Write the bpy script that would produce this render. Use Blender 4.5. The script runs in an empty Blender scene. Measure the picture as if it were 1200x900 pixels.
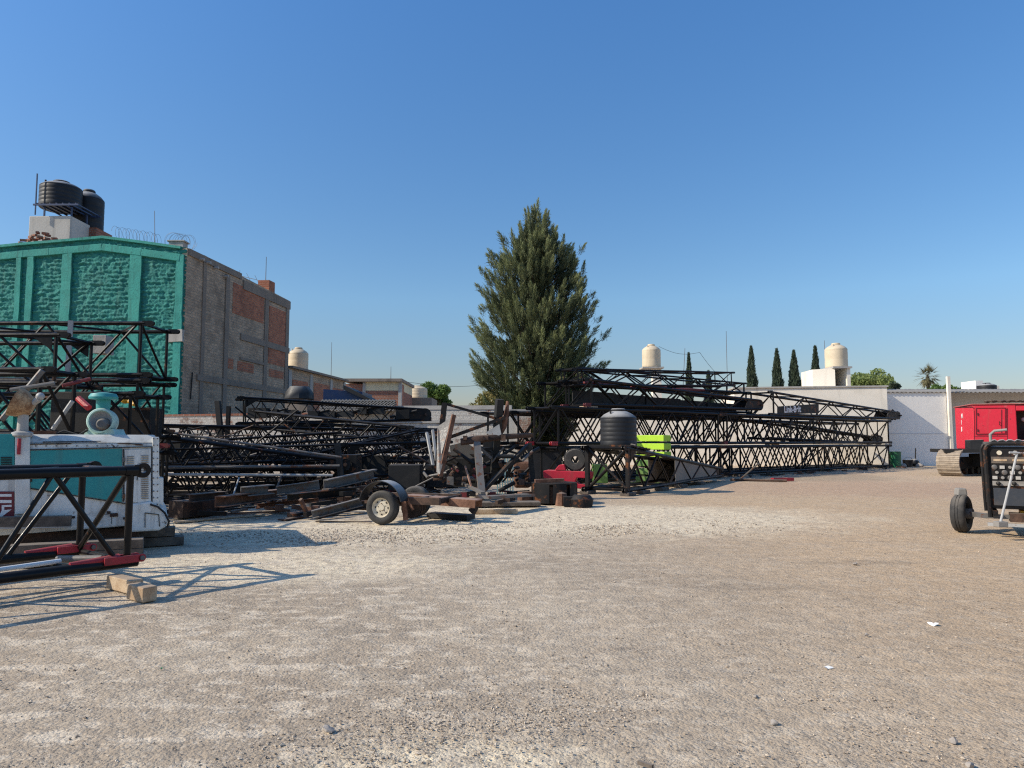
import bpy, math, random
import numpy as np
from mathutils import Vector as V, Matrix, noise as mnoise
random.seed(7)
rng = np.random.default_rng(7)
S = bpy.context.scene
COL = S.collection
R = math.radians

# ------------------------------------------------------------------ camera
CAMH, FPX, HZ = 1.6, 850.0, 517.0
TH = math.atan((HZ - 450) / FPX)
CT, ST = math.cos(TH), math.sin(TH)
cd = bpy.data.cameras.new('camera'); cam = bpy.data.objects.new('camera', cd); COL.objects.link(cam)
cam.location = (0, 0, CAMH); cam.rotation_euler = (R(90) + TH, 0, 0)
cd.sensor_width = 36; cd.lens = FPX / 1200 * 36; cd.clip_start = .05; cd.clip_end = 6000
S.camera = cam
EYE = V((0, 0, CAMH))

def ray(px, py):
    u, v = (px - 600) / FPX, (450 - py) / FPX
    return V((u, CT - v * ST, ST + v * CT))
def at(px, py, Y):                      # the point of a sight line at world depth Y
    d = ray(px, py); return EYE + d * (Y / d.y)
def gz(px, py, z=0.0):                  # the point of a sight line at height z
    d = ray(px, py); return EYE + d * ((z - CAMH) / d.z)
def onp(px, py, p0, n):                 # the point of a sight line on a plane
    d = ray(px, py); return EYE + d * ((V(p0) - EYE).dot(n) / d.dot(n))

# ------------------------------------------------------------------ mesh builder
def woff(o):
    t = V((0, 0, 0))
    while o is not None:
        t += o.location; o = o.parent
    return t
class MB:
    def __init__(s): s.v = []; s.f = []; s.sm = []
    def add(s, vs, fs, smooth=False):
        b = len(s.v); s.v += [tuple(x) for x in vs]; s.f += [tuple(i + b for i in f) for f in fs]; s.sm += [smooth] * len(fs); return s
    def box(s, c, size, ax=None):
        c = V(c); ax = ax or (V((1, 0, 0)), V((0, 1, 0)), V((0, 0, 1)))
        x, y, z = [a * (d / 2) for a, d in zip(ax, size)]
        vs = [c + x * i + y * j + z * k for i in (-1, 1) for j in (-1, 1) for k in (-1, 1)]
        return s.add(vs, [(0, 1, 3, 2), (4, 6, 7, 5), (0, 4, 5, 1), (2, 3, 7, 6), (0, 2, 6, 4), (1, 5, 7, 3)])
    def bar(s, p, q, w, h, up=(0, 0, 1)):
        p, q = V(p), V(q); d = q - p; L = d.length
        if L < 1e-5: return s
        d /= L; u = V(up); u = u - d * u.dot(d)
        if u.length < 1e-3: u = V((1, 0, 0)) - d * d.x
        u.normalize(); sd = d.cross(u)
        return s.box((p + q) / 2, (L, w, h), (d, sd, u))
    def tube(s, p, q, r, n=8, r2=None, cap=True):
        p, q = V(p), V(q); d = (q - p)
        if d.length < 1e-6: return s
        d.normalize(); a = d.orthogonal().normalized(); b = d.cross(a); r2 = r if r2 is None else r2
        vs = []
        for i in range(n):
            t = 2 * math.pi * i / n; k = a * math.cos(t) + b * math.sin(t)
            vs += [p + k * r, q + k * r2]
        s.add(vs, [(2 * i, 2 * ((i + 1) % n), 2 * ((i + 1) % n) + 1, 2 * i + 1) for i in range(n)], True)
        if cap:
            s.add([vs[2 * i] for i in range(n)], [tuple(range(n))[::-1]])
            s.add([vs[2 * i + 1] for i in range(n)], [tuple(range(n))])
        return s
    def path(s, pts, r, n=6, closed=False):
        pts = [V(p) for p in pts]; m = len(pts); vs = []; prev = None
        for i, p in enumerate(pts):
            a = pts[i - 1] if (i > 0 or closed) else p; b = pts[(i + 1) % m] if (i < m - 1 or closed) else p
            d = (b - a).normalized()
            x = (d.orthogonal() if prev is None else prev - d * prev.dot(d)).normalized(); prev = x; y = d.cross(x)
            rr = r[i] if isinstance(r, (list, tuple)) else r
            for k in range(n):
                t = 2 * math.pi * k / n; vs.append(p + (x * math.cos(t) + y * math.sin(t)) * rr)
        fs = []
        for i in range(m if closed else m - 1):
            for k in range(n):
                j = (i + 1) % m; fs.append((i * n + k, i * n + (k + 1) % n, j * n + (k + 1) % n, j * n + k))
        if not closed: fs += [tuple(range(n))[::-1], tuple(range((m - 1) * n, m * n))]
        return s.add(vs, fs, True)
    def lathe(s, prof, c, axis=(0, 0, 1), n=24, close=False, sweep=(0, 360), ref=None):
        c = V(c); ax = V(axis).normalized(); a = (V(ref) - ax * V(ref).dot(ax)).normalized() if ref else ax.orthogonal().normalized(); b = ax.cross(a)
        full = abs(sweep[1] - sweep[0]) >= 360; m = n if full else n + 1; k = len(prof); vs = []
        for i in range(m):
            t = R(sweep[0] + (sweep[1] - sweep[0]) * i / n); d = a * math.cos(t) + b * math.sin(t)
            for r, z in prof: vs.append(c + d * r + ax * z)
        fs = []
        for i in range(n):
            j = (i + 1) % m
            for q in range(k if close else k - 1):
                w = (q + 1) % k; fs.append((i * k + q, j * k + q, j * k + w, i * k + w))
        return s.add(vs, fs, True)
    def prism(s, pts, ext):
        pts = [V(p) for p in pts]; e = V(ext); n = len(pts)
        vs = pts + [p + e for p in pts]
        return s.add(vs, [tuple(range(n))[::-1], tuple(range(n, 2 * n))] + [(i, (i + 1) % n, (i + 1) % n + n, i + n) for i in range(n)])
    def sphere(s, c, r, n=12, m=8, sq=(1, 1, 1)):
        vs = []; c = V(c)
        for j in range(m + 1):
            p = math.pi * j / m
            for i in range(n):
                t = 2 * math.pi * i / n
                vs.append(c + V((r * sq[0] * math.sin(p) * math.cos(t), r * sq[1] * math.sin(p) * math.sin(t), r * sq[2] * math.cos(p))))
        return s.add(vs, [(j * n + i, (j + 1) * n + i, (j + 1) * n + (i + 1) % n, j * n + (i + 1) % n) for j in range(m) for i in range(n)], True)
    def jitter(s, a, f=3.0, seed=0):
        s.v = [tuple(V(p) + mnoise.noise_vector(V(p) * f + V((seed, 0, 0))) * a) for p in s.v]; return s
    def build(s, name, m, parent=None, bevel=0):
        o0 = woff(parent); me = bpy.data.meshes.new(name)
        me.from_pydata([(x - o0.x, y - o0.y, z - o0.z) for x, y, z in s.v], [], s.f)
        me.polygons.foreach_set('use_smooth', s.sm)
        me.materials.append(m); me.update()
        if any(s.sm): me.set_sharp_from_angle(angle=R(38))
        o = bpy.data.objects.new(name, me); COL.objects.link(o)
        if parent: o.parent = parent
        if bevel:
            b = o.modifiers.new('bevel', 'BEVEL'); b.width = bevel; b.segments = 2; b.limit_method = 'ANGLE'; b.angle_limit = R(40)
        return o
def fast_mesh(name, verts, faces, m, parent=None, smooth=False):      # numpy: faces (n,k)
    me = bpy.data.meshes.new(name); n, k = faces.shape
    o0 = woff(parent)
    verts = verts - np.array(o0)[None, :]
    me.vertices.add(len(verts)); me.vertices.foreach_set('co', verts.astype(np.float32).ravel())
    me.loops.add(n * k); me.loops.foreach_set('vertex_index', faces.astype(np.int32).ravel())
    me.polygons.add(n); me.polygons.foreach_set('loop_start', np.arange(0, n * k, k, dtype=np.int32))
    me.update(calc_edges=True); me.materials.append(m)
    me.polygons.foreach_set('use_smooth', np.full(n, smooth))
    o = bpy.data.objects.new(name, me); COL.objects.link(o)
    if parent: o.parent = parent
    return o
def tag(o, label=None, cat=None, group=None, kind=None):
    if label: o['label'] = label
    if cat: o['category'] = cat
    if group: o['group'] = group
    if kind: o['kind'] = kind
    return o
def thing(name, label, cat, loc, group=None):
    o = bpy.data.objects.new(name, None); o.empty_display_size = .2; COL.objects.link(o); o.location = V(loc)
    return tag(o, label, cat, group)
def text_part(txt, size, origin, xdir, updir, m, parent, depth=.006, name='lettering', bold=0.0):
    cu = bpy.data.curves.new('t', 'FONT'); cu.body = txt; cu.size = size; cu.extrude = depth; cu.offset = bold
    t = bpy.data.objects.new('t', cu); COL.objects.link(t)
    me = bpy.data.meshes.new_from_object(t.evaluated_get(bpy.context.evaluated_depsgraph_get()))
    bpy.data.objects.remove(t); bpy.data.curves.remove(cu)
    x = V(xdir).normalized(); u = V(updir).normalized(); n = x.cross(u); o0 = woff(parent)
    me.transform(Matrix(((x.x, u.x, n.x, origin[0] - o0.x), (x.y, u.y, n.y, origin[1] - o0.y), (x.z, u.z, n.z, origin[2] - o0.z), (0, 0, 0, 1))))
    me.materials.clear(); me.materials.append(m); me.name = name
    o = bpy.data.objects.new(name, me); COL.objects.link(o); o.parent = parent
    return o

# ------------------------------------------------------------------ materials
def srgb(r, g, b): return tuple(((c / 255 + .055) / 1.055) ** 2.4 if c > 10 else c / 255 / 12.92 for c in (r, g, b)) + (1,)
class NT:
    def __init__(s, name):
        s.m = bpy.data.materials.new(name); s.m.use_nodes = True; s.t = s.m.node_tree; s.n = s.t.nodes; s.b = s.n['Principled BSDF']
    def new(s, t, **k):
        x = s.n.new(t)
        for a, b in k.items(): setattr(x, a, b)
        return x
    def lk(s, a, b): s.t.links.new(a, b)
    def pos(s):
        return s.new('ShaderNodeNewGeometry').outputs['Position']
    def noise(s, scale, detail=5, rough=.55, vec=None, dist=0):
        x = s.new('ShaderNodeTexNoise'); x.inputs['Scale'].default_value = scale; x.inputs['Detail'].default_value = detail
        x.inputs['Roughness'].default_value = rough; x.inputs['Distortion'].default_value = dist
        s.lk(vec if vec is not None else s.pos(), x.inputs['Vector']); return x.outputs['Fac']
    def scalev(s, v, sc):
        x = s.new('ShaderNodeVectorMath', operation='MULTIPLY'); s.lk(v, x.inputs[0]); x.inputs[1].default_value = sc; return x.outputs[0]
    def ramp(s, fac, lo, hi, a=0, b=1):
        x = s.new('ShaderNodeMapRange', interpolation_type='SMOOTHSTEP'); s.lk(fac, x.inputs['Value'])
        for i, q in zip(('From Min', 'From Max', 'To Min', 'To Max'), (lo, hi, a, b)): x.inputs[i].default_value = q
        return x.outputs[0]
    def math(s, op, a, b=None, c=None):
        x = s.new('ShaderNodeMath', operation=op)
        for i, q in enumerate((a, b, c)):
            if q is None: continue
            if isinstance(q, (int, float)): x.inputs[i].default_value = q
            else: s.lk(q, x.inputs[i])
        return x.outputs[0]
    def mix(s, f, a, b, bt='MIX'):
        x = s.new('ShaderNodeMix', data_type='RGBA', blend_type=bt)
        for i, q in ((0, f), (6, a), (7, b)):
            if isinstance(q, (int, float)): x.inputs[i].default_value = q
            elif isinstance(q, tuple): x.inputs[i].default_value = q
            else: s.lk(q, x.inputs[i])
        return x.outputs[2]
    def bump(s, h, strength=.5, dist=.02, prev=None):
        x = s.new('ShaderNodeBump'); x.inputs['Strength'].default_value = strength; x.inputs['Distance'].default_value = dist
        s.lk(h, x.inputs['Height'])
        if prev is not None: s.lk(prev, x.inputs['Normal'])
        s.lk(x.outputs[0], s.b.inputs['Normal']); return x.outputs[0]
    def col(s, c): s.lk(c, s.b.inputs['Base Color'])
    def rough(s, v):
        if isinstance(v, (int, float)): s.b.inputs['Roughness'].default_value = v
        else: s.lk(v, s.b.inputs['Roughness'])
def up_mask(m):
    g = m.new('ShaderNodeNewGeometry'); x = m.new('ShaderNodeSeparateXYZ'); m.lk(g.outputs['Normal'], x.inputs[0]); return x.outputs['Z']
def paint(name, c, rough=.5, dirt=.35, dirtc=(.16, .13, .10, 1), rust=0.0, scale=2.5, bump=.15, dust=.5, metal=0.0, chips=0.0, drip=0.0, spec=.5, dustc=(.30, .26, .21, 1)):
    m = NT(name); n1 = m.noise(scale, 6, .62); n2 = m.noise(scale * 9, 4, .6)
    k = m.mix(m.ramp(n1, .45, .75, 0, dirt), c, dirtc)
    k = m.mix(m.ramp(n2, .3, .75, 0, .35), k, tuple(x * .72 for x in c[:3]) + (1,))
    if dust: k = m.mix(m.math('MULTIPLY', m.ramp(up_mask(m), .3, .95, 0, dust), m.ramp(n1, .25, .6, .45, 1)), k, dustc)
    if rust:
        rm = m.ramp(m.noise(scale * 1.7, 8, .7), .66 - rust * .3, .72 - rust * .2)
        k = m.mix(rm, k, m.mix(n2, (.06, .022, .01, 1), (.22, .085, .035, 1)))
    if chips:
        cm = m.ramp(m.noise(scale * 5, 6, .7), .68 - chips * .1, .71 - chips * .1); k = m.mix(cm, k, (.05, .035, .028, 1))
    if drip:
        dn = m.noise(1.0, 6, .65, vec=m.scalev(m.pos(), (5.5, 5.5, .5))); k = m.mix(m.ramp(dn, .50, .74, 0, drip), k, (.15, .10, .065, 1))
        k = m.mix(m.ramp(m.noise(3.1, 7, .7), .57, .72, 0, drip), k, (.34, .30, .25, 1))
    m.b.inputs['Specular IOR Level'].default_value = spec
    m.col(k); m.rough(m.ramp(n2, .2, .8, rough - .08, min(1, rough + .15))); m.b.inputs['Metallic'].default_value = metal
    if bump: m.bump(n2, bump, .01)
    return m.m
def brickmat(name, c1, c2, mortar, dirx, w=.24, h=.12, msize=.012, wash=None, washlo=.45, washhi=.6, bump=.6, dark=.4):
    m = NT(name); p = m.pos(); d = m.new('ShaderNodeVectorMath', operation='DOT_PRODUCT'); m.lk(p, d.inputs[0]); d.inputs[1].default_value = dirx
    sp = m.new('ShaderNodeSeparateXYZ'); m.lk(p, sp.inputs[0]); cb = m.new('ShaderNodeCombineXYZ')
    wob = m.math('MULTIPLY', m.math('SUBTRACT', m.noise(1.3, 3), .5), .06)
    m.lk(d.outputs['Value'], cb.inputs[0]); m.lk(m.math('ADD', sp.outputs[2], wob), cb.inputs[1])
    b = m.new('ShaderNodeTexBrick'); m.lk(cb.outputs[0], b.inputs['Vector']); b.inputs['Scale'].default_value = 1
    b.inputs['Brick Width'].default_value = w; b.inputs['Row Height'].default_value = h; b.inputs['Mortar Size'].default_value = msize
    b.inputs['Color1'].default_value = c1; b.inputs['Color2'].default_value = c2; b.inputs['Mortar'].default_value = mortar; b.inputs['Mortar Smooth'].default_value = .3
    n1 = m.noise(.9, 7, .65); n2 = m.noise(14, 4, .6)
    k = m.mix(m.ramp(n1, .4, .75, 0, dark), b.outputs['Color'], (.03, .026, .024, 1))
    k = m.mix(m.ramp(n2, .3, .8, 0, .5), k, tuple(x * .5 for x in c1[:3]) + (1,))
    if wash: k = m.mix(m.ramp(m.noise(1.8, 9, .72), washlo, washhi), k, m.mix(n2, wash, tuple(x * .7 for x in wash[:3]) + (1,)))
    m.col(k); m.rough(.9)
    h1 = m.math('ADD', m.math('MULTIPLY', b.outputs['Fac'], -1.0), m.math('MULTIPLY', n2, 1.0))
    m.bump(h1, bump, .02); return m.m
def plaster(name, c, c2=None, rough=.9, streak=.5, bump=.4, scale=1.0, spots=.35):
    m = NT(name); p = m.pos(); n1 = m.noise(.8 * scale, 8, .65); n2 = m.noise(9 * scale, 5, .65)
    st = m.noise(1.0 * scale, 6, .6, vec=m.scalev(p, (2.2, 2.2, .22)))
    c2 = c2 or tuple(x * .5 for x in c[:3]) + (1,)
    k = m.mix(m.ramp(n1, .42, .75, 0, .5), c, c2)
    k = m.mix(m.ramp(st, .52, .78, 0, streak), k, tuple(x * .55 for x in c2[:3]) + (1,))
    k = m.mix(m.ramp(n2, .5, .8, 0, spots), k, tuple(x * .6 for x in c[:3]) + (1,))
    m.col(k); m.rough(rough); m.bump(n2, bump, .015); return m.m
def metal_rust(name, a, b, rough=.85, scale=3):
    m = NT(name); n = m.noise(scale, 8, .7); n2 = m.noise(scale * 10, 4, .6)
    k = m.mix(m.ramp(n, .35, .65), a, b); k = m.mix(m.ramp(n2, .4, .8, 0, .6), k, tuple(x * .5 for x in a[:3]) + (1,))
    k = m.mix(m.ramp(up_mask(m), .4, .95, 0, .4), k, (.30, .25, .20, 1))
    m.col(k); m.rough(rough); m.bump(n2, .3, .01); return m.m
def leafmat(name, dark, light, trans=.25, scale=.8, yellow=None, attr=False):
    m = NT(name); g = m.new('ShaderNodeNewGeometry'); n = m.noise(scale, 3, .5)
    k = m.mix(m.math('ADD', m.math('MULTIPLY', g.outputs['Random Per Island'], .55), m.math('MULTIPLY', m.ramp(n, .3, .7), .45)), dark, light)
    if yellow: k = m.mix(m.ramp(g.outputs['Random Per Island'], .82, .95, 0, .7), k, yellow)
    if attr:
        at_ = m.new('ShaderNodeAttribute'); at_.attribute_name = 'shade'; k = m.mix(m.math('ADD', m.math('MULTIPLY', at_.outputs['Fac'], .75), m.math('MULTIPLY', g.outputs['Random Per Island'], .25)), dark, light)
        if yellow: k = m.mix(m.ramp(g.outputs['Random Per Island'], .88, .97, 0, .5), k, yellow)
    m.col(k); m.rough(.65); m.b.inputs['Specular IOR Level'].default_value = .3
    t = m.new('ShaderNodeBsdfTranslucent'); m.lk(k, t.inputs[0]); mx = m.new('ShaderNodeMixShader'); mx.inputs[0].default_value = trans
    out = m.n['Material Output']; m.lk(m.b.outputs[0], mx.inputs[1]); m.lk(t.outputs[0], mx.inputs[2]); m.lk(mx.outputs[0], out.inputs[0])
    return m.m
M = {}
M['black'] = paint('black_boom_paint', (.0075, .0075, .0085, 1), .34, .35, (.022, .019, .016, 1), rust=.16, scale=1.3, dust=.05, spec=.16)
M['black2'] = paint('worn_black_paint', (.013, .013, .014, 1), .45, .5, (.04, .032, .026, 1), rust=.42, scale=2.2, dust=.13, spec=.18)
M['blackgloss'] = paint('gloss_black_paint', (.007, .007, .008, 1), .28, .3, (.025, .021, .018, 1), rust=.12, scale=2, dust=.10, chips=.12, spec=.22)
M['grey_steel'] = paint('bare_grey_steel', (.125, .12, .115, 1), .5, .6, (.05, .042, .036, 1), rust=.45, scale=2.4, dust=.5)
M['light_steel'] = paint('pale_galvanised_steel', (.42, .42, .41, 1), .5, .5, (.18, .16, .14, 1), rust=.2, scale=3, dust=.4)
M['red'] = paint('red_lug_paint', (.42, .018, .03, 1), .5, .5, (.08, .014, .014, 1), scale=5, dust=.25, chips=.6)
M['red_dull'] = paint('faded_dark_red_paint', (.17, .018, .022, 1), .6, .6, (.03, .015, .012, 1), scale=6, dust=.2, chips=.9)
M['crane_red'] = paint('crane_red_paint', (.72, .024, .052, 1), .5, .3, (.40, .03, .04, 1), scale=1.2, dust=.35, chips=.12, drip=.30)
M['rust'] = metal_rust('rusty_steel', (.10, .042, .022, 1), (.24, .12, .075, 1))
M['rust_pink'] = metal_rust('pale_rusty_steel', (.30, .15, .10, 1), (.42, .26, .19, 1))
M['dark_rust'] = metal_rust('dark_rusty_steel', (.035, .022, .016, 1), (.11, .06, .04, 1))
M['wood'] = metal_rust('weathered_timber', (.36, .24, .14, 1), (.55, .42, .28, 1), .9, 6)
M['wood_dark'] = metal_rust('dark_weathered_timber', (.075, .062, .052, 1), (.16, .13, .105, 1), .9, 6)
M['white_paint'] = paint('machine_white_paint', (.74, .76, .73, 1), .5, .4, (.36, .31, .24, 1), scale=1.6, dust=.45, chips=.25, drip=.55)
M['teal'] = paint('machine_teal_paint', (.025, .30, .30, 1), .5, .35, (.05, .18, .17, 1), scale=1.5, dust=.3, chips=.0, drip=.22)
M['mint'] = paint('mint_paint', (.42, .62, .55, 1), .55, .5, (.26, .26, .21, 1), scale=4, dust=.3, chips=.25, drip=.4)
M['rust_orange'] = metal_rust('orange_rust', (.22, .10, .045, 1), (.58, .38, .21, 1), .9, 7)
M['lime'] = paint('lime_paint', (.48, .76, .035, 1), .55, .35, (.26, .32, .06, 1), scale=3, dust=.3, chips=.1, drip=.12)
M['lime_dull'] = paint('dull_green_paint', (.12, .24, .05, 1), .6, .3, scale=2)
M['tyre'] = paint('tyre_rubber', (.035, .034, .033, 1), .8, .6, (.13, .115, .10, 1), scale=5, dust=.4, bump=.4)
M['rim'] = paint('cream_rim_paint', (.62, .56, .44, 1), .55, .5, (.22, .15, .09, 1), rust=.15, scale=7, dust=.1)
M['dark'] = paint('dark_grease', (.008, .008, .008, 1), .6, .5, (.03, .026, .022, 1), scale=4, dust=.2)
M['tank_black'] = paint('black_plastic_tank', (.016, .017, .020, 1), .5, .5, (.05, .049, .048, 1), scale=2, dust=.95, spec=.35, dustc=(.42, .41, .39, 1))
M['tank_cream'] = plaster('cream_plastic_tank', (.66, .55, .39, 1), (.45, .36, .24, 1), .6, .35, .1)
M['blue_steel'] = paint('blue_steel_paint', (.02, .05, .13, 1), .5, .3, scale=3)
M['concrete'] = plaster('weathered_concrete', (.42, .40, .37, 1), (.24, .22, .20, 1))
M['concrete_dark'] = plaster('dark_concrete', (.25, .205, .165, 1), (.13, .105, .085, 1))
M['render_white'] = plaster('lime_render', (.58, .55, .49, 1), (.40, .37, .31, 1), streak=.35, spots=.2)
M['cream_wall'] = plaster('cream_wall_paint', (.84, .77, .66, 1), (.64, .57, .46, 1), streak=.4, spots=.15, bump=.25)
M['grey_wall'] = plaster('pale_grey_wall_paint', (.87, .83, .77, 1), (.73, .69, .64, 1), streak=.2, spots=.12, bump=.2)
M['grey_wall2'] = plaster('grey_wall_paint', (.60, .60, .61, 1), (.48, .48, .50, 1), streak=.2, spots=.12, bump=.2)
M['asbestos'] = plaster('old_fibre_cement', (.27, .255, .235, 1), (.15, .14, .125, 1), streak=.3)
M['glass'] = paint('dark_glass', (.01, .012, .014, 1), .08, 0, scale=1, dust=0, bump=0)
M['lettering'] = paint('white_lettering', (.85, .85, .83, 1), .6, .1, scale=3, dust=0, bump=0)
M['maroon'] = paint('maroon_sign', (.16, .012, .025, 1), .5, .2, scale=3, dust=0)
M['green_bin'] = paint('green_drum_paint', (.01, .14, .055, 1), .45, .3, scale=4, dust=.2)
M['yellow'] = paint('yellow_paint', (.70, .36, .02, 1), .5, .3, scale=5, dust=.1)
M['light_blue'] = paint('pale_blue_paint', (.30, .48, .52, 1), .5, .4, scale=5)
M['bark'] = metal_rust('bark', (.07, .05, .035, 1), (.15, .115, .085, 1), .95, 8)
M['paper'] = paint('white_litter', (.85, .85, .83, 1), .8, .05, scale=5, dust=0)
M['stone'] = plaster('grey_stone', (.36, .32, .28, 1), (.24, .21, .185, 1), scale=6)
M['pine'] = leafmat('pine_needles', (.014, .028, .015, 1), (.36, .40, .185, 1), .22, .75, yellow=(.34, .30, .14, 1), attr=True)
M['cypress'] = leafmat('cypress_foliage', (.030, .050, .034, 1), (.085, .115, .070, 1), .15, .8)
M['leaf'] = leafmat('broad_leaves', (.05, .10, .022, 1), (.19, .28, .07, 1), .35, .8)
M['leaf_light'] = leafmat('light_leaves', (.13, .18, .05, 1), (.34, .40, .15, 1), .4, .8)
M['leaf_dry'] = leafmat('dry_yellow_leaves', (.15, .15, .05, 1), (.38, .34, .15, 1), .3, 1.5, yellow=(.45, .35, .14, 1))
M['palm'] = leafmat('palm_fronds', (.10, .10, .05, 1), (.30, .27, .15, 1), .2, .8)

# ------------------------------------------------------------------ sky and sun
EL, AZ = 35.0, 256.0
w = bpy.data.worlds.new('World'); S.world = w; w.use_nodes = True
bg = w.node_tree.nodes['Background']; sk = w.node_tree.nodes.new('ShaderNodeTexSky'); sk.sky_type = 'NISHITA'; sk.sun_disc = False
sk.sun_elevation = R(EL); sk.sun_rotation = R(AZ); sk.altitude = 1800; sk.air_density = 1.0; sk.dust_density = 2.2; sk.ozone_density = 1.8
hsv = w.node_tree.nodes.new('ShaderNodeHueSaturation'); hsv.inputs['Saturation'].default_value = 1.2; hsv.inputs['Value'].default_value = 1.5
w.node_tree.links.new(sk.outputs[0], hsv.inputs['Color']); tcw = w.node_tree.nodes.new('ShaderNodeTexCoord'); spw = w.node_tree.nodes.new('ShaderNodeSeparateXYZ'); rmp = w.node_tree.nodes.new('ShaderNodeValToRGB'); mlw = w.node_tree.nodes.new('ShaderNodeMix'); mlw.data_type = 'RGBA'; mlw.blend_type = 'MULTIPLY'; mlw.inputs[0].default_value = 1
w.node_tree.links.new(tcw.outputs['Generated'], spw.inputs[0]); w.node_tree.links.new(spw.outputs[2], rmp.inputs[0])      # dusty haze low in the air
e_ = rmp.color_ramp.elements; e_[0].position = .05; e_[0].color = (.50, .40, .345, 1); e_[1].position = .55; e_[1].color = (.80, .94, 1, 1)
x_ = rmp.color_ramp.elements.new(.19); x_.color = (.76, .735, .66, 1)
w.node_tree.links.new(hsv.outputs[0], mlw.inputs[6]); w.node_tree.links.new(rmp.outputs[0], mlw.inputs[7]); w.node_tree.links.new(mlw.outputs[2], bg.inputs[0]); bg.inputs[1].default_value = .15
ld = bpy.data.lights.new('sun', 'SUN'); ld.energy = 5.0; ld.angle = R(.5); ld.color = (1, .90, .74)
lo = bpy.data.objects.new('sun', ld); COL.objects.link(lo)
sd = V((math.sin(R(AZ)) * math.cos(R(EL)), math.cos(R(AZ)) * math.cos(R(EL)), math.sin(R(EL))))
lo.rotation_euler = sd.to_track_quat('Z', 'Y').to_euler(); lo.location = (-30, -10, 30)
S.cycles.use_denoising = False; S.cycles.use_adaptive_sampling = False; S.cycles.pixel_filter_type = 'BLACKMAN_HARRIS'; S.cycles.filter_width = 1.2
S.view_settings.view_transform = 'Standard'; S.view_settings.look = 'None'; S.view_settings.exposure = 0

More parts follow.
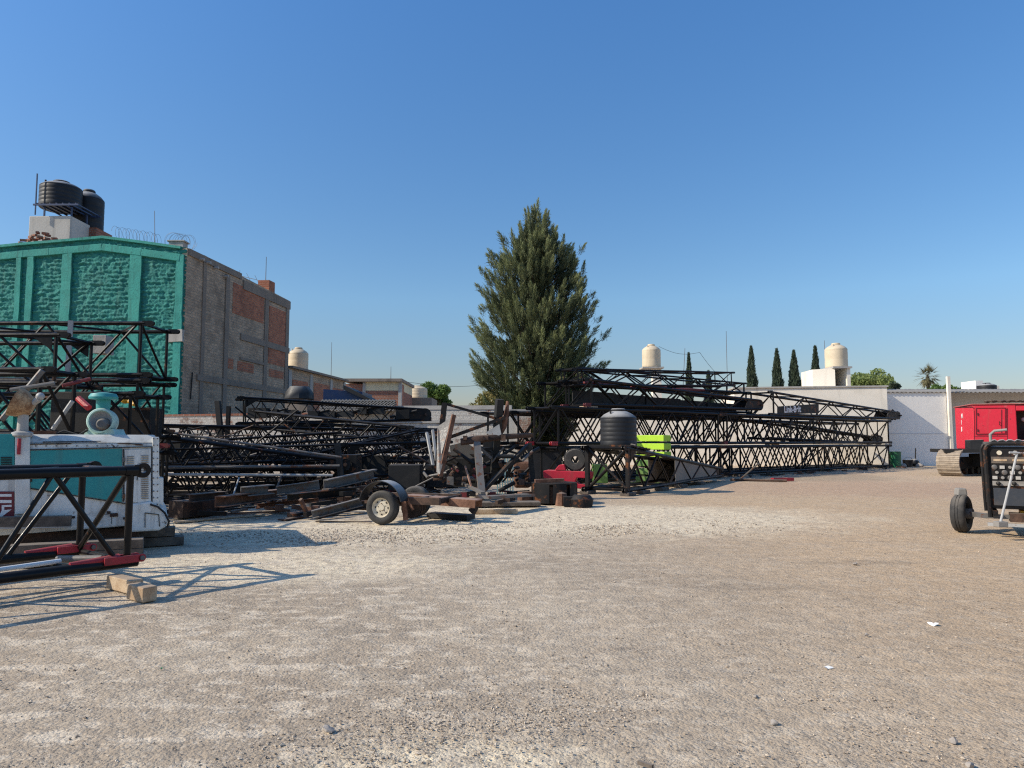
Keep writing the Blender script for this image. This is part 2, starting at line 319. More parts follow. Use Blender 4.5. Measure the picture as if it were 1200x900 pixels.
# ------------------------------------------------------------------ ground
def ground_mat():
    m = NT('gravel_ground'); p = m.pos()
    sp = m.new('ShaderNodeSeparateXYZ'); m.lk(p, sp.inputs[0]); X, Y = sp.outputs[0], sp.outputs[1]
    big = m.noise(.22, 5, .6); mid = m.noise(1.1, 6, .62); sm = m.noise(7, 5, .65); fine = m.noise(42, 4, .7); grit = m.noise(120, 3, .7)
    vor = m.new('ShaderNodeTexVoronoi'); vor.inputs['Scale'].default_value = 48; m.lk(p, vor.inputs['Vector'])
    vc = m.new('ShaderNodeSeparateColor'); m.lk(vor.outputs['Color'], vc.inputs[0])
    def blob(cx, cy, rx, ry, lo=.55, hi=1.25, k=.9):
        a = m.math('DIVIDE', m.math('SUBTRACT', X, cx), rx); b = m.math('DIVIDE', m.math('SUBTRACT', Y, cy), ry)
        d = m.math('SQRT', m.math('ADD', m.math('MULTIPLY', a, a), m.math('MULTIPLY', b, b)))
        d = m.math('ADD', d, m.math('MULTIPLY', m.math('SUBTRACT', mid, .5), k))
        d = m.math('ADD', d, m.math('MULTIPLY', m.math('SUBTRACT', big, .5), k * .8))
        return m.ramp(d, lo, hi, 1, 0)
    base = m.mix(m.ramp(big, .35, .65), (.385, .305, .220, 1), (.50, .405, .295, 1))
    tan = (.56, .385, .225, 1); pale = (.86, .73, .52, 1)
    k = m.mix(m.ramp(m.math('ADD', X, m.math('MULTIPLY', big, 3.0)), 1.5, 7.5, 0, .8), base, tan)
    k = m.mix(m.ramp(Y, 17, 30, 0, .75), k, (.58, .44, .30, 1))
    k = m.mix(m.ramp(mid, .48, .70, 0, .55), k, m.mix(m.ramp(X, -2, 5), (.68, .575, .43, 1), (.55, .42, .29, 1)))
    for b in ((-3.0, 14.5, 5.2, 3.6), (1.5, 15.5, 6.0, 3.2), (-.25, 3.4, .9, .75), (-3.2, 9.6, 2.6, 1.3)):
        k = m.mix(m.math('MULTIPLY', blob(*b), .85), k, m.mix(m.ramp(sm, .35, .7), pale, (.60, .49, .355, 1)))
    k = m.mix(m.math('MULTIPLY', blob(-8.0, 23, 6.0, 5.5, .7, 1.2), .75), k, (.10, .075, .055, 1))  # shade and oil under the middle pile, painted into the ground colour
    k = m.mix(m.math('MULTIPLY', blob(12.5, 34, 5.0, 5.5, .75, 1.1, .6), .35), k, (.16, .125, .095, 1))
    for ob in ((-1.2, 6.3, .5, .16), (2.6, 8.2, .8, .2), (-2.4, 8.9, .35, .12), (4.6, 9.8, .9, .22), (.7, 5.2, .3, .08)):
        k = m.mix(m.math('MULTIPLY', blob(*ob), .22), k, (.12, .095, .075, 1))
    k = m.mix(m.math('MULTIPLY', blob(13, 25, 7, 5), .6), k, (.46, .29, .19, 1))
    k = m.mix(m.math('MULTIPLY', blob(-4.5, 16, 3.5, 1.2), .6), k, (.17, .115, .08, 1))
    k = m.mix(m.ramp(m.noise(.9, 5, .6, vec=m.scalev(p, (.5, 3.0, 1))), .58, .76, 0, .5), k, (.215, .165, .125, 1))
    k = m.mix(m.ramp(sm, .40, .75, 0, .34), k, (.17, .14, .11, 1))
    stk = m.noise(3.4, 9, .76, vec=m.scalev(p, (.8, 1.25, 1)))
    k = m.mix(m.math('MULTIPLY', m.ramp(stk, .505, .575, 0, .8), m.ramp(m.math('ADD', X, m.math('MULTIPLY', big, 4.0)), -.5, 5.5, 1, .25)), k, m.mix(m.ramp(sm, .3, .7), (.74, .63, .48, 1), (.56, .46, .345, 1)))
    # single stones: light and dark cells
    k = m.mix(m.ramp(vc.outputs[0], .84, .96, 0, .32), k, (.58, .52, .43, 1))
    k = m.mix(m.ramp(vc.outputs[1], .88, .97, 0, .38), k, (.11, .092, .078, 1))
    k = m.mix(m.ramp(fine, .55, .76, 0, .38), k, (.12, .098, .08, 1))
    k = m.mix(m.ramp(grit, .55, .75, 0, .4), k, (.60, .53, .44, 1))
    m.col(k); m.rough(.95); m.b.inputs['Specular IOR Level'].default_value = .15
    h = m.math('ADD', m.math('MULTIPLY', mid, 2.0), m.math('MULTIPLY', sm, 1.1))
    b1 = m.bump(h, .5, .05)
    h2 = m.math('ADD', m.math('MULTIPLY', fine, 1.0), m.math('MULTIPLY', m.math('SUBTRACT', 1.0, vor.outputs['Distance']), .5))
    m.bump(h2, .7, .016, b1)
    return m.m
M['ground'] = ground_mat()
ys = np.concatenate([np.linspace(-6, 1, 12), 1 + np.cumsum(np.linspace(.06, .16, 150)), np.geomspace(18, 3000, 40)])
xs = np.concatenate([-np.geomspace(13, 2500, 26)[::-1], np.linspace(-12.8, 14.8, 230), np.geomspace(15, 2500, 26)])
gx, gy = np.meshgrid(xs, ys)
gzv = np.zeros_like(gx)
for i in range(gx.shape[0]):
    if ys[i] > 18: continue
    for j in range(gx.shape[1]):
        if -13 < xs[j] < 15:
            gzv[i, j] = .012 * mnoise.noise(V((xs[j] * .9, ys[i] * .9, 3))) + .007 * mnoise.noise(V((xs[j] * 4, ys[i] * 4, 1))) - .008
nx, ny = len(xs), len(ys)
idx = np.arange(nx * ny).reshape(ny, nx)
gf = np.stack([idx[:-1, :-1].ravel(), idx[:-1, 1:].ravel(), idx[1:, 1:].ravel(), idx[1:, :-1].ravel()], 1)
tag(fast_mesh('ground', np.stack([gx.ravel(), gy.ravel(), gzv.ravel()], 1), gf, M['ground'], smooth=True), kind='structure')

# loose gravel, one object of stuff
def gravel_mat():
    m = NT('loose_gravel'); g = m.new('ShaderNodeNewGeometry'); r = g.outputs['Random Per Island']
    k = m.mix(r, (.20, .155, .115, 1), (.66, .55, .42, 1)); k = m.mix(m.ramp(m.noise(60, 3), .4, .7, 0, .4), k, (.2, .16, .13, 1))
    m.col(k); m.rough(.95); return m.m
M['gravel'] = gravel_mat()
def gravel():
    px, py, sz = [], [], []
    def add(n, fx, fy, s0, s1):
        x, y = fx(n), fy(n); px.append(x); py.append(y); sz.append(rng.uniform(0, 1, n) ** 3 * (s1 - s0) + s0)
    # near field: uniform in view angle
    n = 20000; yy = 1 / rng.uniform(1 / 13.0, 1 / 3.2, n); xx = rng.uniform(-.76, .76, n) * yy
    px.append(xx); py.append(yy); sz.append((.0022 + .0085 * rng.uniform(0, 1, n) ** 5) * (1 + yy * .05))
    for cx, cy, rx, ry, n, s in ((-3.0, 12.3, 2.8, .9, 6500, .012), (.8, 13.2, 2.6, 1.0, 4800, .011), (3.3, 14.5, 2.2, 1.6, 2800, .011), (-.1, 4.35, 1.5, .5, 6000, .0055), (-1.5, 4.0, 1.2, .6, 4000, .0055), (1.6, 4.3, 1.4, .6, 4000, .0055)):
        px.append(rng.normal(cx, rx * .6, n)); py.append(rng.normal(cy, ry * .6, n)); sz.append(s * (.5 + rng.uniform(0, 1, n) ** 3 * 1.6))
    px, py, sz = map(np.concatenate, (px, py, sz)); dens = np.array([mnoise.noise(V((a * .8, b * .8, 7))) for a, b in zip(px, py)]); keep = (py > 2.2) & (rng.uniform(-.45, .35, len(px)) < dens); px, py, sz = px[keep], py[keep], sz[keep]; n = len(px)
    octv = np.array([(1, 0, 0), (0, 1, 0), (-1, 0, 0), (0, -1, 0), (0, 0, 1), (0, 0, -1)], float)
    octf = np.array([(0, 1, 4), (1, 2, 4), (2, 3, 4), (3, 0, 4), (1, 0, 5), (2, 1, 5), (3, 2, 5), (0, 3, 5)])
    a = rng.uniform(0, 6.283, n); v = octv[None] * rng.uniform(.55, 1.25, (n, 6, 1)); v = v + rng.normal(0, .18, v.shape)
    ca, sa = np.cos(a)[:, None], np.sin(a)[:, None]; x = v[:, :, 0] * ca - v[:, :, 1] * sa; y = v[:, :, 0] * sa + v[:, :, 1] * ca; z = v[:, :, 2] * .62
    vv = np.stack([x, y, z], 2) * sz[:, None, None]; vv[:, :, 0] += px[:, None]; vv[:, :, 1] += py[:, None]; vv[:, :, 2] += (sz * .15 - .006)[:, None]
    f = (octf[None] + (np.arange(n) * 6)[:, None, None]).reshape(-1, 3)
    tag(fast_mesh('gravel', vv.reshape(-1, 3), f, M['gravel']), 'loose grey and tan gravel scattered over the yard', 'gravel', kind='stuff')
gravel()
# ------------------------------------------------------------------ helpers for buildings
UP = V((0, 0, 1))
def wtank(label, base, r, h, m, cat='water tank', ribs=5, group=None):
    t = thing('water_tank', label, cat, base, group); b = V(base)
    pr = [(0, 0), (r * .97, 0), (r, .02 * h)]
    for i in range(ribs):
        z = .04 * h + i * (.69 * h / ribs); dz = .69 * h / ribs
        pr += [(r, z + dz * .1), (r, z + dz * .72), (r * .992, z + dz * .80), (r * .992, z + dz * .92)]
    pr += [(r, .74 * h), (r * .975, .765 * h), (r * .80, .84 * h), (r * .50, .915 * h), (r * .42, .925 * h), (0, .925 * h)]
    MB().lathe(pr, b, n=32).build('tank_body', m, t)
    MB().lathe([(0, .925 * h), (r * .36, .925 * h), (r * .40, .94 * h), (r * .40, .975 * h), (r * .34, h), (0, h)], b, n=24).build('lid', m, t)
    MB().tube(b + V((-r * .5, -r * .55, .86 * h)), b + V((-r * .5, -r * .55, .93 * h)), r * .05, 8).build('inlet_fitting', m, t)
    return t
def antenna(label, p, top, r=.02, yagi=False, tilt=(0, 0, 0)):
    t = thing('antenna', label, 'antenna', p); q = V(p) + V(tilt) + UP * top
    MB().tube(p, q, r, 6, r * .6).build('mast', M['grey_steel'], t)
    if yagi:
        b = MB(); e = q - V((.9, 0, .0)) - UP * .1; f = q + V((.9, .3, -.5)) ; b.tube(e, f, r * .8, 5)
        for i in range(5):
            c = e.lerp(f, i / 4); b.tube(c + V((0, -.4, .18)), c + V((0, .4, -.18)), r * .5, 5)
        b.build('dipole_array', M['light_steel'], t)
    return t

# ------------------------------------------------------------------ the green building
C0 = V((-15.5, 34, 0)); FD = V((-1, .1, 0)).normalized(); FN = V((-.1, -1, 0)).normalized()
SD = V((1.3, 12, 0)).normalized(); SN = V((SD.y, -SD.x, 0))
M['green_plaster'] = None
def green_mat(name, c, c2, flat):
    m = NT(name); n1 = m.noise(.9, 7, .65); n2 = m.noise(11, 5, .65); n3 = m.noise(3, 6, .7)
    k = m.mix(m.ramp(n1, .38, .72, 0, .6), c, c2); k = m.mix(m.ramp(n2, .48, .75, 0, .55), k, tuple(x * .35 for x in c2[:3]) + (1,))
    k = m.mix(m.ramp(n3, .64, .74, 0, .6), k, (.012, .045, .04, 1)); k = m.mix(m.ramp(m.noise(1.2, 7, .66, vec=m.scalev(m.pos(), (3.0, 3.0, .28))), .50, .72, 0, .55), k, (.018, .085, .075, 1)); k = m.mix(m.ramp(m.noise(.5, 6, .6), .5, .75, 0, .35), k, (.09, .26, .22, 1)); m.col(k); m.rough(.85)
    m.bump(m.math('ADD', n2, n3), .35 if flat else .8, .03); return m.m
M['green_plaster'] = green_mat('green_rough_plaster', (.017, .205, .178, 1), (.009, .115, .105, 1), False)
M['green_trim'] = green_mat('green_pilaster_paint', (.035, .305, .258, 1), (.020, .20, .172, 1), True)
M['block'] = brickmat('grey_block_wall', (.60, .445, .31, 1), (.40, .295, .205, 1), (.46, .37, .28, 1), SD, .30, .14, .018, bump=.9, dark=.55)
M['redbrick'] = brickmat('red_brick_panel', (.56, .20, .10, 1), (.34, .105, .055, 1), (.36, .27, .20, 1), SD, .26, .13, .014)
M['redbrick2'] = brickmat('red_brick_front', (.40, .15, .085, 1), (.30, .11, .065, 1), (.34, .29, .25, 1), V((1, 0, 0)), .26, .13, .014)
gb = thing('green_building', 'tall building with a rough turquoise plastered gable wall and a bare grey block side', 'building', C0)
def fpt(px, py): return onp(px, py, C0, FN)
def sof(p): return (p - C0).dot(FD)
prof = [(sof(fpt(a, b)), fpt(a, b).z) for a, b in ((213, 290), (168, 284), (122, 278), (60, 283.5), (30, 286), (0, 289), (-70, 297))]
sv = np.array([p[0] for p in prof]); tv = np.array([p[1] for p in prof]); SL = float(sv[-1])
ns, nz = 360, 250
vv = np.zeros((nz, ns, 3)); svals = np.linspace(0, SL, ns)
for i, s in enumerate(svals):
    top = float(np.interp(s, sv, tv))
    for j in range(nz):
        z = top * j / (nz - 1)
        cz = z / .21 + .35 * mnoise.noise(V((s * .7, z * .7, 9)))
        ridge = max(0, 1 - abs((cz % 1) - .5) * 4.2)
        amp = .5 + .9 * mnoise.noise(V((s * 1.3, z * 3.0, 5)))
        d = .085 * ridge * max(0, amp) + .055 * mnoise.noise(V((s * 3.2, z * 7, 2))) + .045 * mnoise.noise(V((s * 8, z * 15, 4)))
        p = C0 + FD * s + FN * d; vv[j, i] = (p.x, p.y, z)
ii = np.arange(ns * nz).reshape(nz, ns)
ff = np.stack([ii[:-1, :-1].ravel(), ii[1:, :-1].ravel(), ii[1:, 1:].ravel(), ii[:-1, 1:].ravel()], 1)
fast_mesh('gable_wall', vv.reshape(-1, 3), ff, M['green_plaster'], gb, True)
for pa, pb in ((204.5, 213.4), (150, 163.5), (70, 81.5), (29, 36.5), (16, 22), (-36, -24)):
    a, b = fpt(pa, 400), fpt(pb, 400); s0, s1 = sorted((sof(a), sof(b))); s0 = max(0, s0)
    tp = float(np.interp((s0 + s1) / 2, sv, tv)) - .36
    o = MB()
    n = 26
    for k in range(n):                                    # uneven hand-laid column, in lifts
        z0, z1 = tp * k / n, tp * (k + 1) / n; d = .085 + .02 * random.random(); e = .02 * random.uniform(-1, 1)
        d = .10; e = 0; p = C0 + FD * ((s0 + s1) / 2 + e) + FN * (d / 2) + UP * ((z0 + z1) / 2)
        o.box(p, (s1 - s0, d + .05, z1 - z0), (FD, FN, UP))
    o.jitter(.035, 1.9, pa).build('pilaster', M['green_trim'], gb)
o = MB()
for a, b in zip(prof[:-1], prof[1:]):
    p, q = C0 + FD * a[0] + UP * (a[1] - .52) + FN * .06, C0 + FD * b[0] + UP * (b[1] - .52) + FN * .06
    o.bar(p, q, .16, .34)
o.jitter(.02, 1.5).build('tie_beam', M['green_trim'], gb, .02)
o = MB()
for a, b in zip(prof[:-1], prof[1:]):
    o.bar(C0 + FD * a[0] + UP * (a[1] - .02) - FN * .02, C0 + FD * b[0] + UP * (b[1] - .02) - FN * .02, .34, .12)
o.jitter(.03, 2).build('coping', M['green_trim'], gb)
a = fpt(207, 394); MB().box(a + FN * .05, (.75, .2, .55), (FD, FN, UP)).jitter(.06, 3).build('bare_concrete_patch', M['concrete'], gb)
FARS = (onp(338, 420, C0, SN) - C0).dot(SD)
HT = prof[0][1]; HF = onp(338, 352, C0, SN).z
def spt(px, py): return onp(px, py, C0, SN)
MB().prism([C0, C0 + SD * FARS, C0 + SD * FARS + UP * HF, C0 + UP * (HT - .02)], SN * -.28).build('side_wall', M['block'], gb)
MB().prism([C0 - FN * .3, C0 + FD * SL - FN * .3, C0 + FD * SL + UP * (HT - .6) - FN * .3, C0 + UP * (HT - .6) - FN * .3], FN * -.25).build('front_backing', M['concrete_dark'], gb)
q = C0 + SD * FARS; MB().prism([q + FD * .0, q + FD * SL, q + FD * SL + UP * HF, q + UP * HF], SD * -.25).build('rear_wall', M['block'], gb)
MB().prism([C0 + UP * (HT - .9) + SD * .3 + FD * .3, C0 + UP * (HF - .9) + SD * (FARS - .3) + FD * .3, C0 + UP * (HF - .9) + SD * (FARS - .3) + FD * SL, C0 + UP * (HT - .9) + SD * .3 + FD * SL], UP * .2).build('roof_slab', M['concrete_dark'], gb)
def col_part(name, px0, px1, py0, py1, m, proud):
    a, b = spt(px0, 400), spt(px1, 400); s0, s1 = (a - C0).dot(SD), (b - C0).dot(SD); mid = (s0 + s1) / 2
    c = C0 + SD * mid; dist = (c + UP * 5).y
    z0, z1 = max(0, at((px0 + px1) / 2, py0, dist).z), at((px0 + px1) / 2, py1, dist).z
    MB().box(c + SN * (proud / 2 - .04) + UP * ((z0 + z1) / 2), (abs(s1 - s0), proud + .08, z1 - z0), (SD, SN, UP)).jitter(.012, 2).build(name, m, gb)
col_part('concrete_column', 235, 239, 545, 300, M['concrete_dark'], .045)
col_part('concrete_column', 262, 266.5, 545, 322, M['concrete_dark'], .06)
col_part('concrete_column', 309, 313, 545, 343, M['concrete_dark'], .05)
col_part('concrete_column', 334, 337.5, 545, 352, M['concrete_dark'], .05)
col_part('brick_panel', 271, 308, 373, 339, M['redbrick'], .02)
col_part('brick_panel', 314.5, 334, 428, 362, M['redbrick'], .02)
col_part('brick_panel', 279, 298, 436, 425, M['redbrick'], .015)
col_part('brick_panel', 266, 274, 432, 420, M['redbrick'], .015)
col_part('brick_panel', 316, 333, 443, 434, M['redbrick'], .015)
for z0, z1, s0, s1, m in ((HT - .35, HT - .02, .1, FARS * .45, 'concrete_dark'), (HF - .55, HF - .05, FARS * .47, FARS, 'concrete_dark'), (7.15, 7.5, FARS * .46, FARS, 'concrete_dark'), (4.55, 4.85, FARS * .1, FARS, 'concrete_dark'), (6.05, 6.2, FARS * .46, FARS * .74, 'concrete_dark')):
    MB().box(C0 + SD * ((s0 + s1) / 2) + SN * .02 + UP * ((z0 + z1) / 2), (s1 - s0, .09, z1 - z0), (SD, SN, UP)).jitter(.015, 1.5).build('concrete_beam', M[m], gb)
for px, py in ((233, 304), (241, 308), (250, 314), (262, 324)):
    p = spt(px, py); MB().tube(p, p + SN * .28, .07, 8).build('drain_spout', M['concrete'], gb)
p = spt(222, 468); MB().tube(p + SN * .05, p + SN * .05 + UP * 1.3 + SD * .1, .03, 6).build('wall_pipe', M['dark'], gb)
p = spt(318.5, 345); MB().box(p - SN * .35 + UP * .15, (.7, .8, 1.3), (SN, SD, UP)).build('brick_stub', M['redbrick'], gb)

# things on its roof
yR = 38.0
a, b = at(33, 281, yR), at(83, 253, yR); rb = MB().box(((a.x + b.x) / 2, yR + .9, (10.2 + b.z) / 2), (b.x - a.x, 1.8, b.z - 10.2)).jitter(.03, 1).build('rooftop_box', M['render_white'], None, .03)
tag(rb, 'pale rendered block on the green building roof carrying the black tank', 'rooftop box')
zt = b.z; st = thing('tank_stand', 'dark blue steel frame under the front black tank on the roof', 'tank stand', ((a.x + b.x) / 2 + .1, yR + .9, zt))
fx0, fx1 = at(40, 250, yR - .1).x, at(93, 250, yR - .1).x; fz = zt + .55
o = MB()
for y in (yR - .2, yR + 1.9): o.bar((fx0, y, fz), (fx1, y, fz), .07, .09)
for i in range(7): x = fx0 + (fx1 - fx0) * (i + .5) / 7; o.bar((x, yR - .2, fz + .075), (x, yR + 1.9, fz + .075), .06, .06)
o.build('deck', M['blue_steel'], st)
for x, y in ((fx0 + .35, yR + .2), (fx1 - .6, yR + .2), (fx0 + .35, yR + 1.6), (fx1 - .6, yR + 1.6)): MB().bar((x, y, zt), (x, y, fz), .07, .07).build('leg', M['blue_steel'], st)
x = at(42, 250, yR - .15).x; MB().bar((x, yR - .2, zt - .0), (x, yR - .2, at(42, 205, yR).z), .05, .05).build('upright', M['blue_steel'], st)
wtank('wide black plastic water tank on the blue stand, left of two on the roof', ((at(71, 240, yR + .9).x), yR + .9, fz + .11), 1.03, at(71, 206, yR).z - fz - .1, M['tank_black'])
y2 = 40.5; z2 = at(103, 271, y2).z; tag(MB().box((at(106, 250, y2).x, y2, (10.1 + z2) / 2 - .01), (1.7, 1.6, z2 - 10.1 - .02)).build('brick_plinth', M['redbrick2']), 'brick plinth under the rear black tank on the green roof', 'plinth')
wtank('black plastic water tank half hidden behind the one on the blue stand', (at(103.5, 250, y2).x, y2, z2), .80, at(103, 223, y2).z - z2, M['tank_black'])
bp = MB()
for i in range(150):
    c = at(random.uniform(24, 76), 283, 35.4); bp.box((c.x, 35.4 + random.uniform(-.2, .5), 10.3 + random.random() * 1.75 * (1 - .35 * abs((c.x - at(48, 283, 35.4).x)) / 1.2)), (.26, .13, .1), (V((math.cos(i), math.sin(i), 0)), V((-math.sin(i), math.cos(i), 0)), UP))
tag(bp.build('brick_pile', M['redbrick2']), 'loose pile of red bricks by the roof edge below the tanks', 'bricks')
def coil(label, p, q, r, turns, wire=.008):
    p, q = V(p), V(q); d = (q - p); n = turns * 14; pts = []
    s = d.normalized().cross(UP)
    for i in range(n + 1):
        t = i / n; a = 2 * math.pi * turns * t; rr = r * (1 + .35 * mnoise.noise(V((i * .11, turns, 0))))
        pts.append(p + d * (t + .05 * mnoise.noise(V((i * .07, 3, 1)))) + s * math.cos(a) * rr + UP * (math.sin(a) * rr + r * .9))
    tag(MB().path(pts, wire, 4).build('razor_wire_coil', M['grey_steel']), label, 'razor wire')
coil('rusty razor wire coil along the right slope of the green gable', at(134, 278, 34.4), at(188, 287, 34.4), .27, 13, .006)
coil('upright tangle of razor wire at the roof corner above the block side wall', at(200, 291, 34.8), at(222, 293, 36.5), .42, 9, .006)
a = at(203, 290, 34.3); tag(MB().box(a + V((.1, .3, .15)), (.7, .5, .3)).box(a + V((.1, .3, .34)), (.85, .6, .07)).build('roof_vent_box', M['concrete'], None, .01), 'small concrete capped stub at the corner of the green roof', 'roof stub')
a = at(183, 286, 36); antenna('thin leaning antenna above the razor wire on the gable', (a.x, 36, 10.3), at(179, 247, 36).z - 10.3, .02, False, (-.15, 0, 0))
a = at(310, 330, 43); antenna('plain vertical antenna rod on the far end of the block wall roof', (a.x, 43.2, HF - .9), at(311, 300, 43).z - HF + .9, .03)
a = at(285, 322, 41); antenna('slanted television antenna on the block wall roof', (a.x - .2, 41, HF - .9), 1.75, .02, True)

# ------------------------------------------------------------------ the low building behind, houses, boundary wall
B1 = C0 + SD * (FARS + .05)
b2 = thing('low_brick_building', 'long low brick building continuing behind the tall grey block wall', 'building', B1)
E1 = (onp(404, 450, C0, SN) - C0).dot(SD) - FARS
h0, h1 = onp(339, 431, C0, SN).z, onp(404, 447, C0, SN).z
MB().prism([B1, B1 + SD * E1, B1 + SD * E1 + UP * h1, B1 + UP * h0], SN * -6).build('wall', M['block'], b2)
MB().bar(B1 + UP * (h0 + .06) + SN * .05, B1 + SD * E1 + UP * (h1 + .06) + SN * .05, .5, .14).build('roof_edge', M['concrete_dark'], b2)
for f0, f1, z0, z1, m in ((.06, .30, 2.2, h0 - .7, 'redbrick'), (.40, .68, 1.8, h0 - .6, 'redbrick'), (.74, .96, 1.5, h0 - .7, 'redbrick')):
    MB().box(B1 + SD * E1 * (f0 + f1) / 2 + SN * .012 + UP * (z0 + z1) / 2, (E1 * (f1 - f0), .04, z1 - z0), (SD, SN, UP)).build('brick_panel', M[m], b2)
for f in (.02, .35, .71, .98):
    MB().box(B1 + SD * E1 * f + SN * .02 + UP * (h0 - .1) / 2, (.45, .08, h0 - .1), (SD, SN, UP)).build('concrete_column', M['concrete'], b2)
ct = at(347, 428, 50); wtank('round cream water tank on the low roof beside the grey block wall', (ct.x, 50.5, h0 + .15), .68, at(347, 407, 50).z - h0 - .1, M['tank_cream'], ribs=3)
a = at(388, 440, 56); antenna('tall thin antenna mast over the low brick building', (a.x, 56, h1), at(389, 401, 56).z - h1, .025)

Yh = 62.0
def fbox(name, px0, px1, py0, py1, Y, dep, m, par, z0=None):
    a, b = at(px0, py1, Y), at(px1, py0, Y); zb = a.z if z0 is None else z0
    return MB().box(((a.x + b.x) / 2, Y + dep / 2, (zb + b.z) / 2), (b.x - a.x, dep, b.z - zb)).build(name, m, par)
hs = thing('brick_house', 'flat roofed brick house with a cream plaster band, behind the boundary wall', 'house', at(440, 470, Yh) * 1)
hs.location.z = 0
fbox('lower_wall', 404, 470, 458, 480, Yh, 7, M['redbrick2'], hs, 0)
M['cream_band'] = plaster('cream_plaster_band', (.74, .64, .42, 1), (.55, .46, .30, 1))
fbox('plaster_band', 428, 470, 447.5, 457.7, Yh - .03, 7, M['cream_band'], hs)
fbox('upper_wall', 404, 428, 450, 457.8, Yh, 6.8, M['redbrick2'], hs)
fbox('roof_slab', 402, 471, 443.5, 447, Yh - .4, 8, M['concrete_dark'], hs)
fbox('concrete_column', 424.5, 428.5, 448, 480, Yh - .08, .4, M['concrete'], hs, 0)
fbox('concrete_column', 466.5, 470.6, 447.5, 480, Yh - .08, .4, M['concrete'], hs, 0)
a, b = at(470.7, 447, Yh), at(478, 447, Yh + 8)
MB().prism([(a.x, Yh + .1, 0), (b.x + .4, Yh + 7.6, 0), (b.x + .4, Yh + 7.6, a.z - .2), (a.x, Yh + .1, a.z - .2)], (-.3, .03, 0)).build('side_wall', M['redbrick'], hs)
fbox('window', 408, 418, 462, 470, Yh - .04, .1, M['glass'], hs)
a = at(458, 443, Yh + 1); antenna('short antenna rod on the flat roof of the brick house', (a.x, Yh + 1, a.z - .1), 1.1, .03)
fb = fbox('grey_shed', 476, 506, 466, 480, 70, 5, M['concrete_dark'], None, 0); tag(fb, 'dark grey shed below the small cream tank, right of the brick house', 'shed')
ct = at(488, 466, 71); wtank('small cream water tank on the dark grey shed', (ct.x, 72, ct.z), .95, at(488, 451, 71).z - ct.z, M['tank_cream'], ribs=3)
fb = fbox('far_house', 535, 660, 486, 500, 95, 8, M['concrete'], None, 0); tag(fb, 'low distant grey house hidden behind the big pine', 'house')

M['whitewash'] = brickmat('whitewashed_brick', (.30, .16, .11, 1), (.22, .12, .085, 1), (.30, .27, .24, 1), V((1, 0, 0)), .30, .15, .02, wash=(.62, .58, .52, 1), washlo=.36, washhi=.50, bump=.9, dark=.25)
YW = 31.5
bw = thing('boundary_wall', 'peeling whitewashed brick boundary wall behind the left boom pile', 'wall', (-8, YW, 0))
p0, p1, p2 = at(140, 489, YW + 1.5), at(430, 485, YW + .6), at(600, 482, YW)
pz = at(500, 480, YW).z
MB().prism([(p0.x, p0.y, 0), (p1.x, p1.y, 0), (p1.x, p1.y, p1.z), (p0.x, p0.y, p0.z)], (0, .3, 0)).jitter(.02, .8).build('wall_panel', M['whitewash'], bw)
MB().prism([(p1.x, p1.y, 0), (p2.x, p2.y, 0), (p2.x, p2.y, pz), (p1.x, p1.y, pz)], (0, .3, 0)).jitter(.02, .8).build('wall_panel', M['whitewash'], bw)
MB().bar((p0.x, p0.y + .15, p0.z + .05), (p1.x, p1.y + .15, p1.z + .05), .36, .09).build('coping', M['redbrick2'], bw)
MB().bar((p1.x, p1.y + .15, pz + .1), (p2.x, p2.y + .15, pz + .1), .36, .18).build('coping', M['concrete'], bw)
MB().bar((p1.x, p1.y - .02, pz - .5), (p2.x, p2.y - .02, pz - .5), .08, .14).build('concrete_band', M['concrete'], bw)
M['pierbrick'] = brickmat('pier_brick', (.40, .19, .12, 1), (.30, .14, .09, 1), (.45, .40, .34, 1), V((1, 0, 0)), .26, .09, .014, wash=(.62, .56, .47, 1), washlo=.46, washhi=.6)
a, b = at(607, 560, YW - .25), at(622, 483, YW - .25)
a0, b0 = at(590, 560, YW - .2), at(609, 482, YW - .2)
pr = thing('gate_pier', 'ragged red brick gate pier at the right end of the whitewashed wall', 'pier', (b.x - .3, YW, 0))
MB().box(((a.x + b.x) / 2, YW - .05, b.z / 2), (b.x - a.x, .4, b.z)).build('brick_shaft', M['pierbrick'], pr)
MB().box(((a0.x + a.x) / 2 - .01, YW, b0.z / 2), (a.x - a0.x - .02, .3, b0.z)).build('plastered_cheek', M['render_white'], pr)
MB().box(((a0.x + b.x) / 2, YW - .03, b0.z + .04), (b.x - a0.x + .1, .5, .08)).jitter(.02, 4).build('cap', M['concrete'], pr)

# ------------------------------------------------------------------ right-hand walls
YC = 46.5
cw = thing('cream_block', 'long cream painted flat roofed block behind the right boom stack', 'building', (18, YC, 0))
xa, xb = at(872, 500, YC).x, at(1041, 500, YC).x; zt = at(960, 453.5, YC).z
MB().prism([(xa - .1, YC + 1.55, 0), (xb, YC, 0), (xb, YC, zt), (xa - .1, YC + 1.55, zt)], (.4, 4.4, 0)).build('wall', M['cream_wall'], cw)
xm = at(976, 500, YC + .7).x; MB().box((xm, YC + .72, zt / 2), (.03, .03, zt - .05)).build('joint_line', M['concrete_dark'], cw)
MB().prism([(xa - .2, YC + 1.47, zt + .002), (xb + .08, YC - .08, zt + .002), (xb + .5, YC + 4.4, zt + .002), (xa + .3, YC + 6, zt + .002)], (0, 0, .1)).jitter(.01, 1).build('coping', M['concrete'], cw)
pts = [onp(958 + i * 4, 461 + 3.2 * math.sin(i / 9 * 3.14), (xb, YC - .03, 0), V((-.167, -.986, 0))) for i in range(10)]

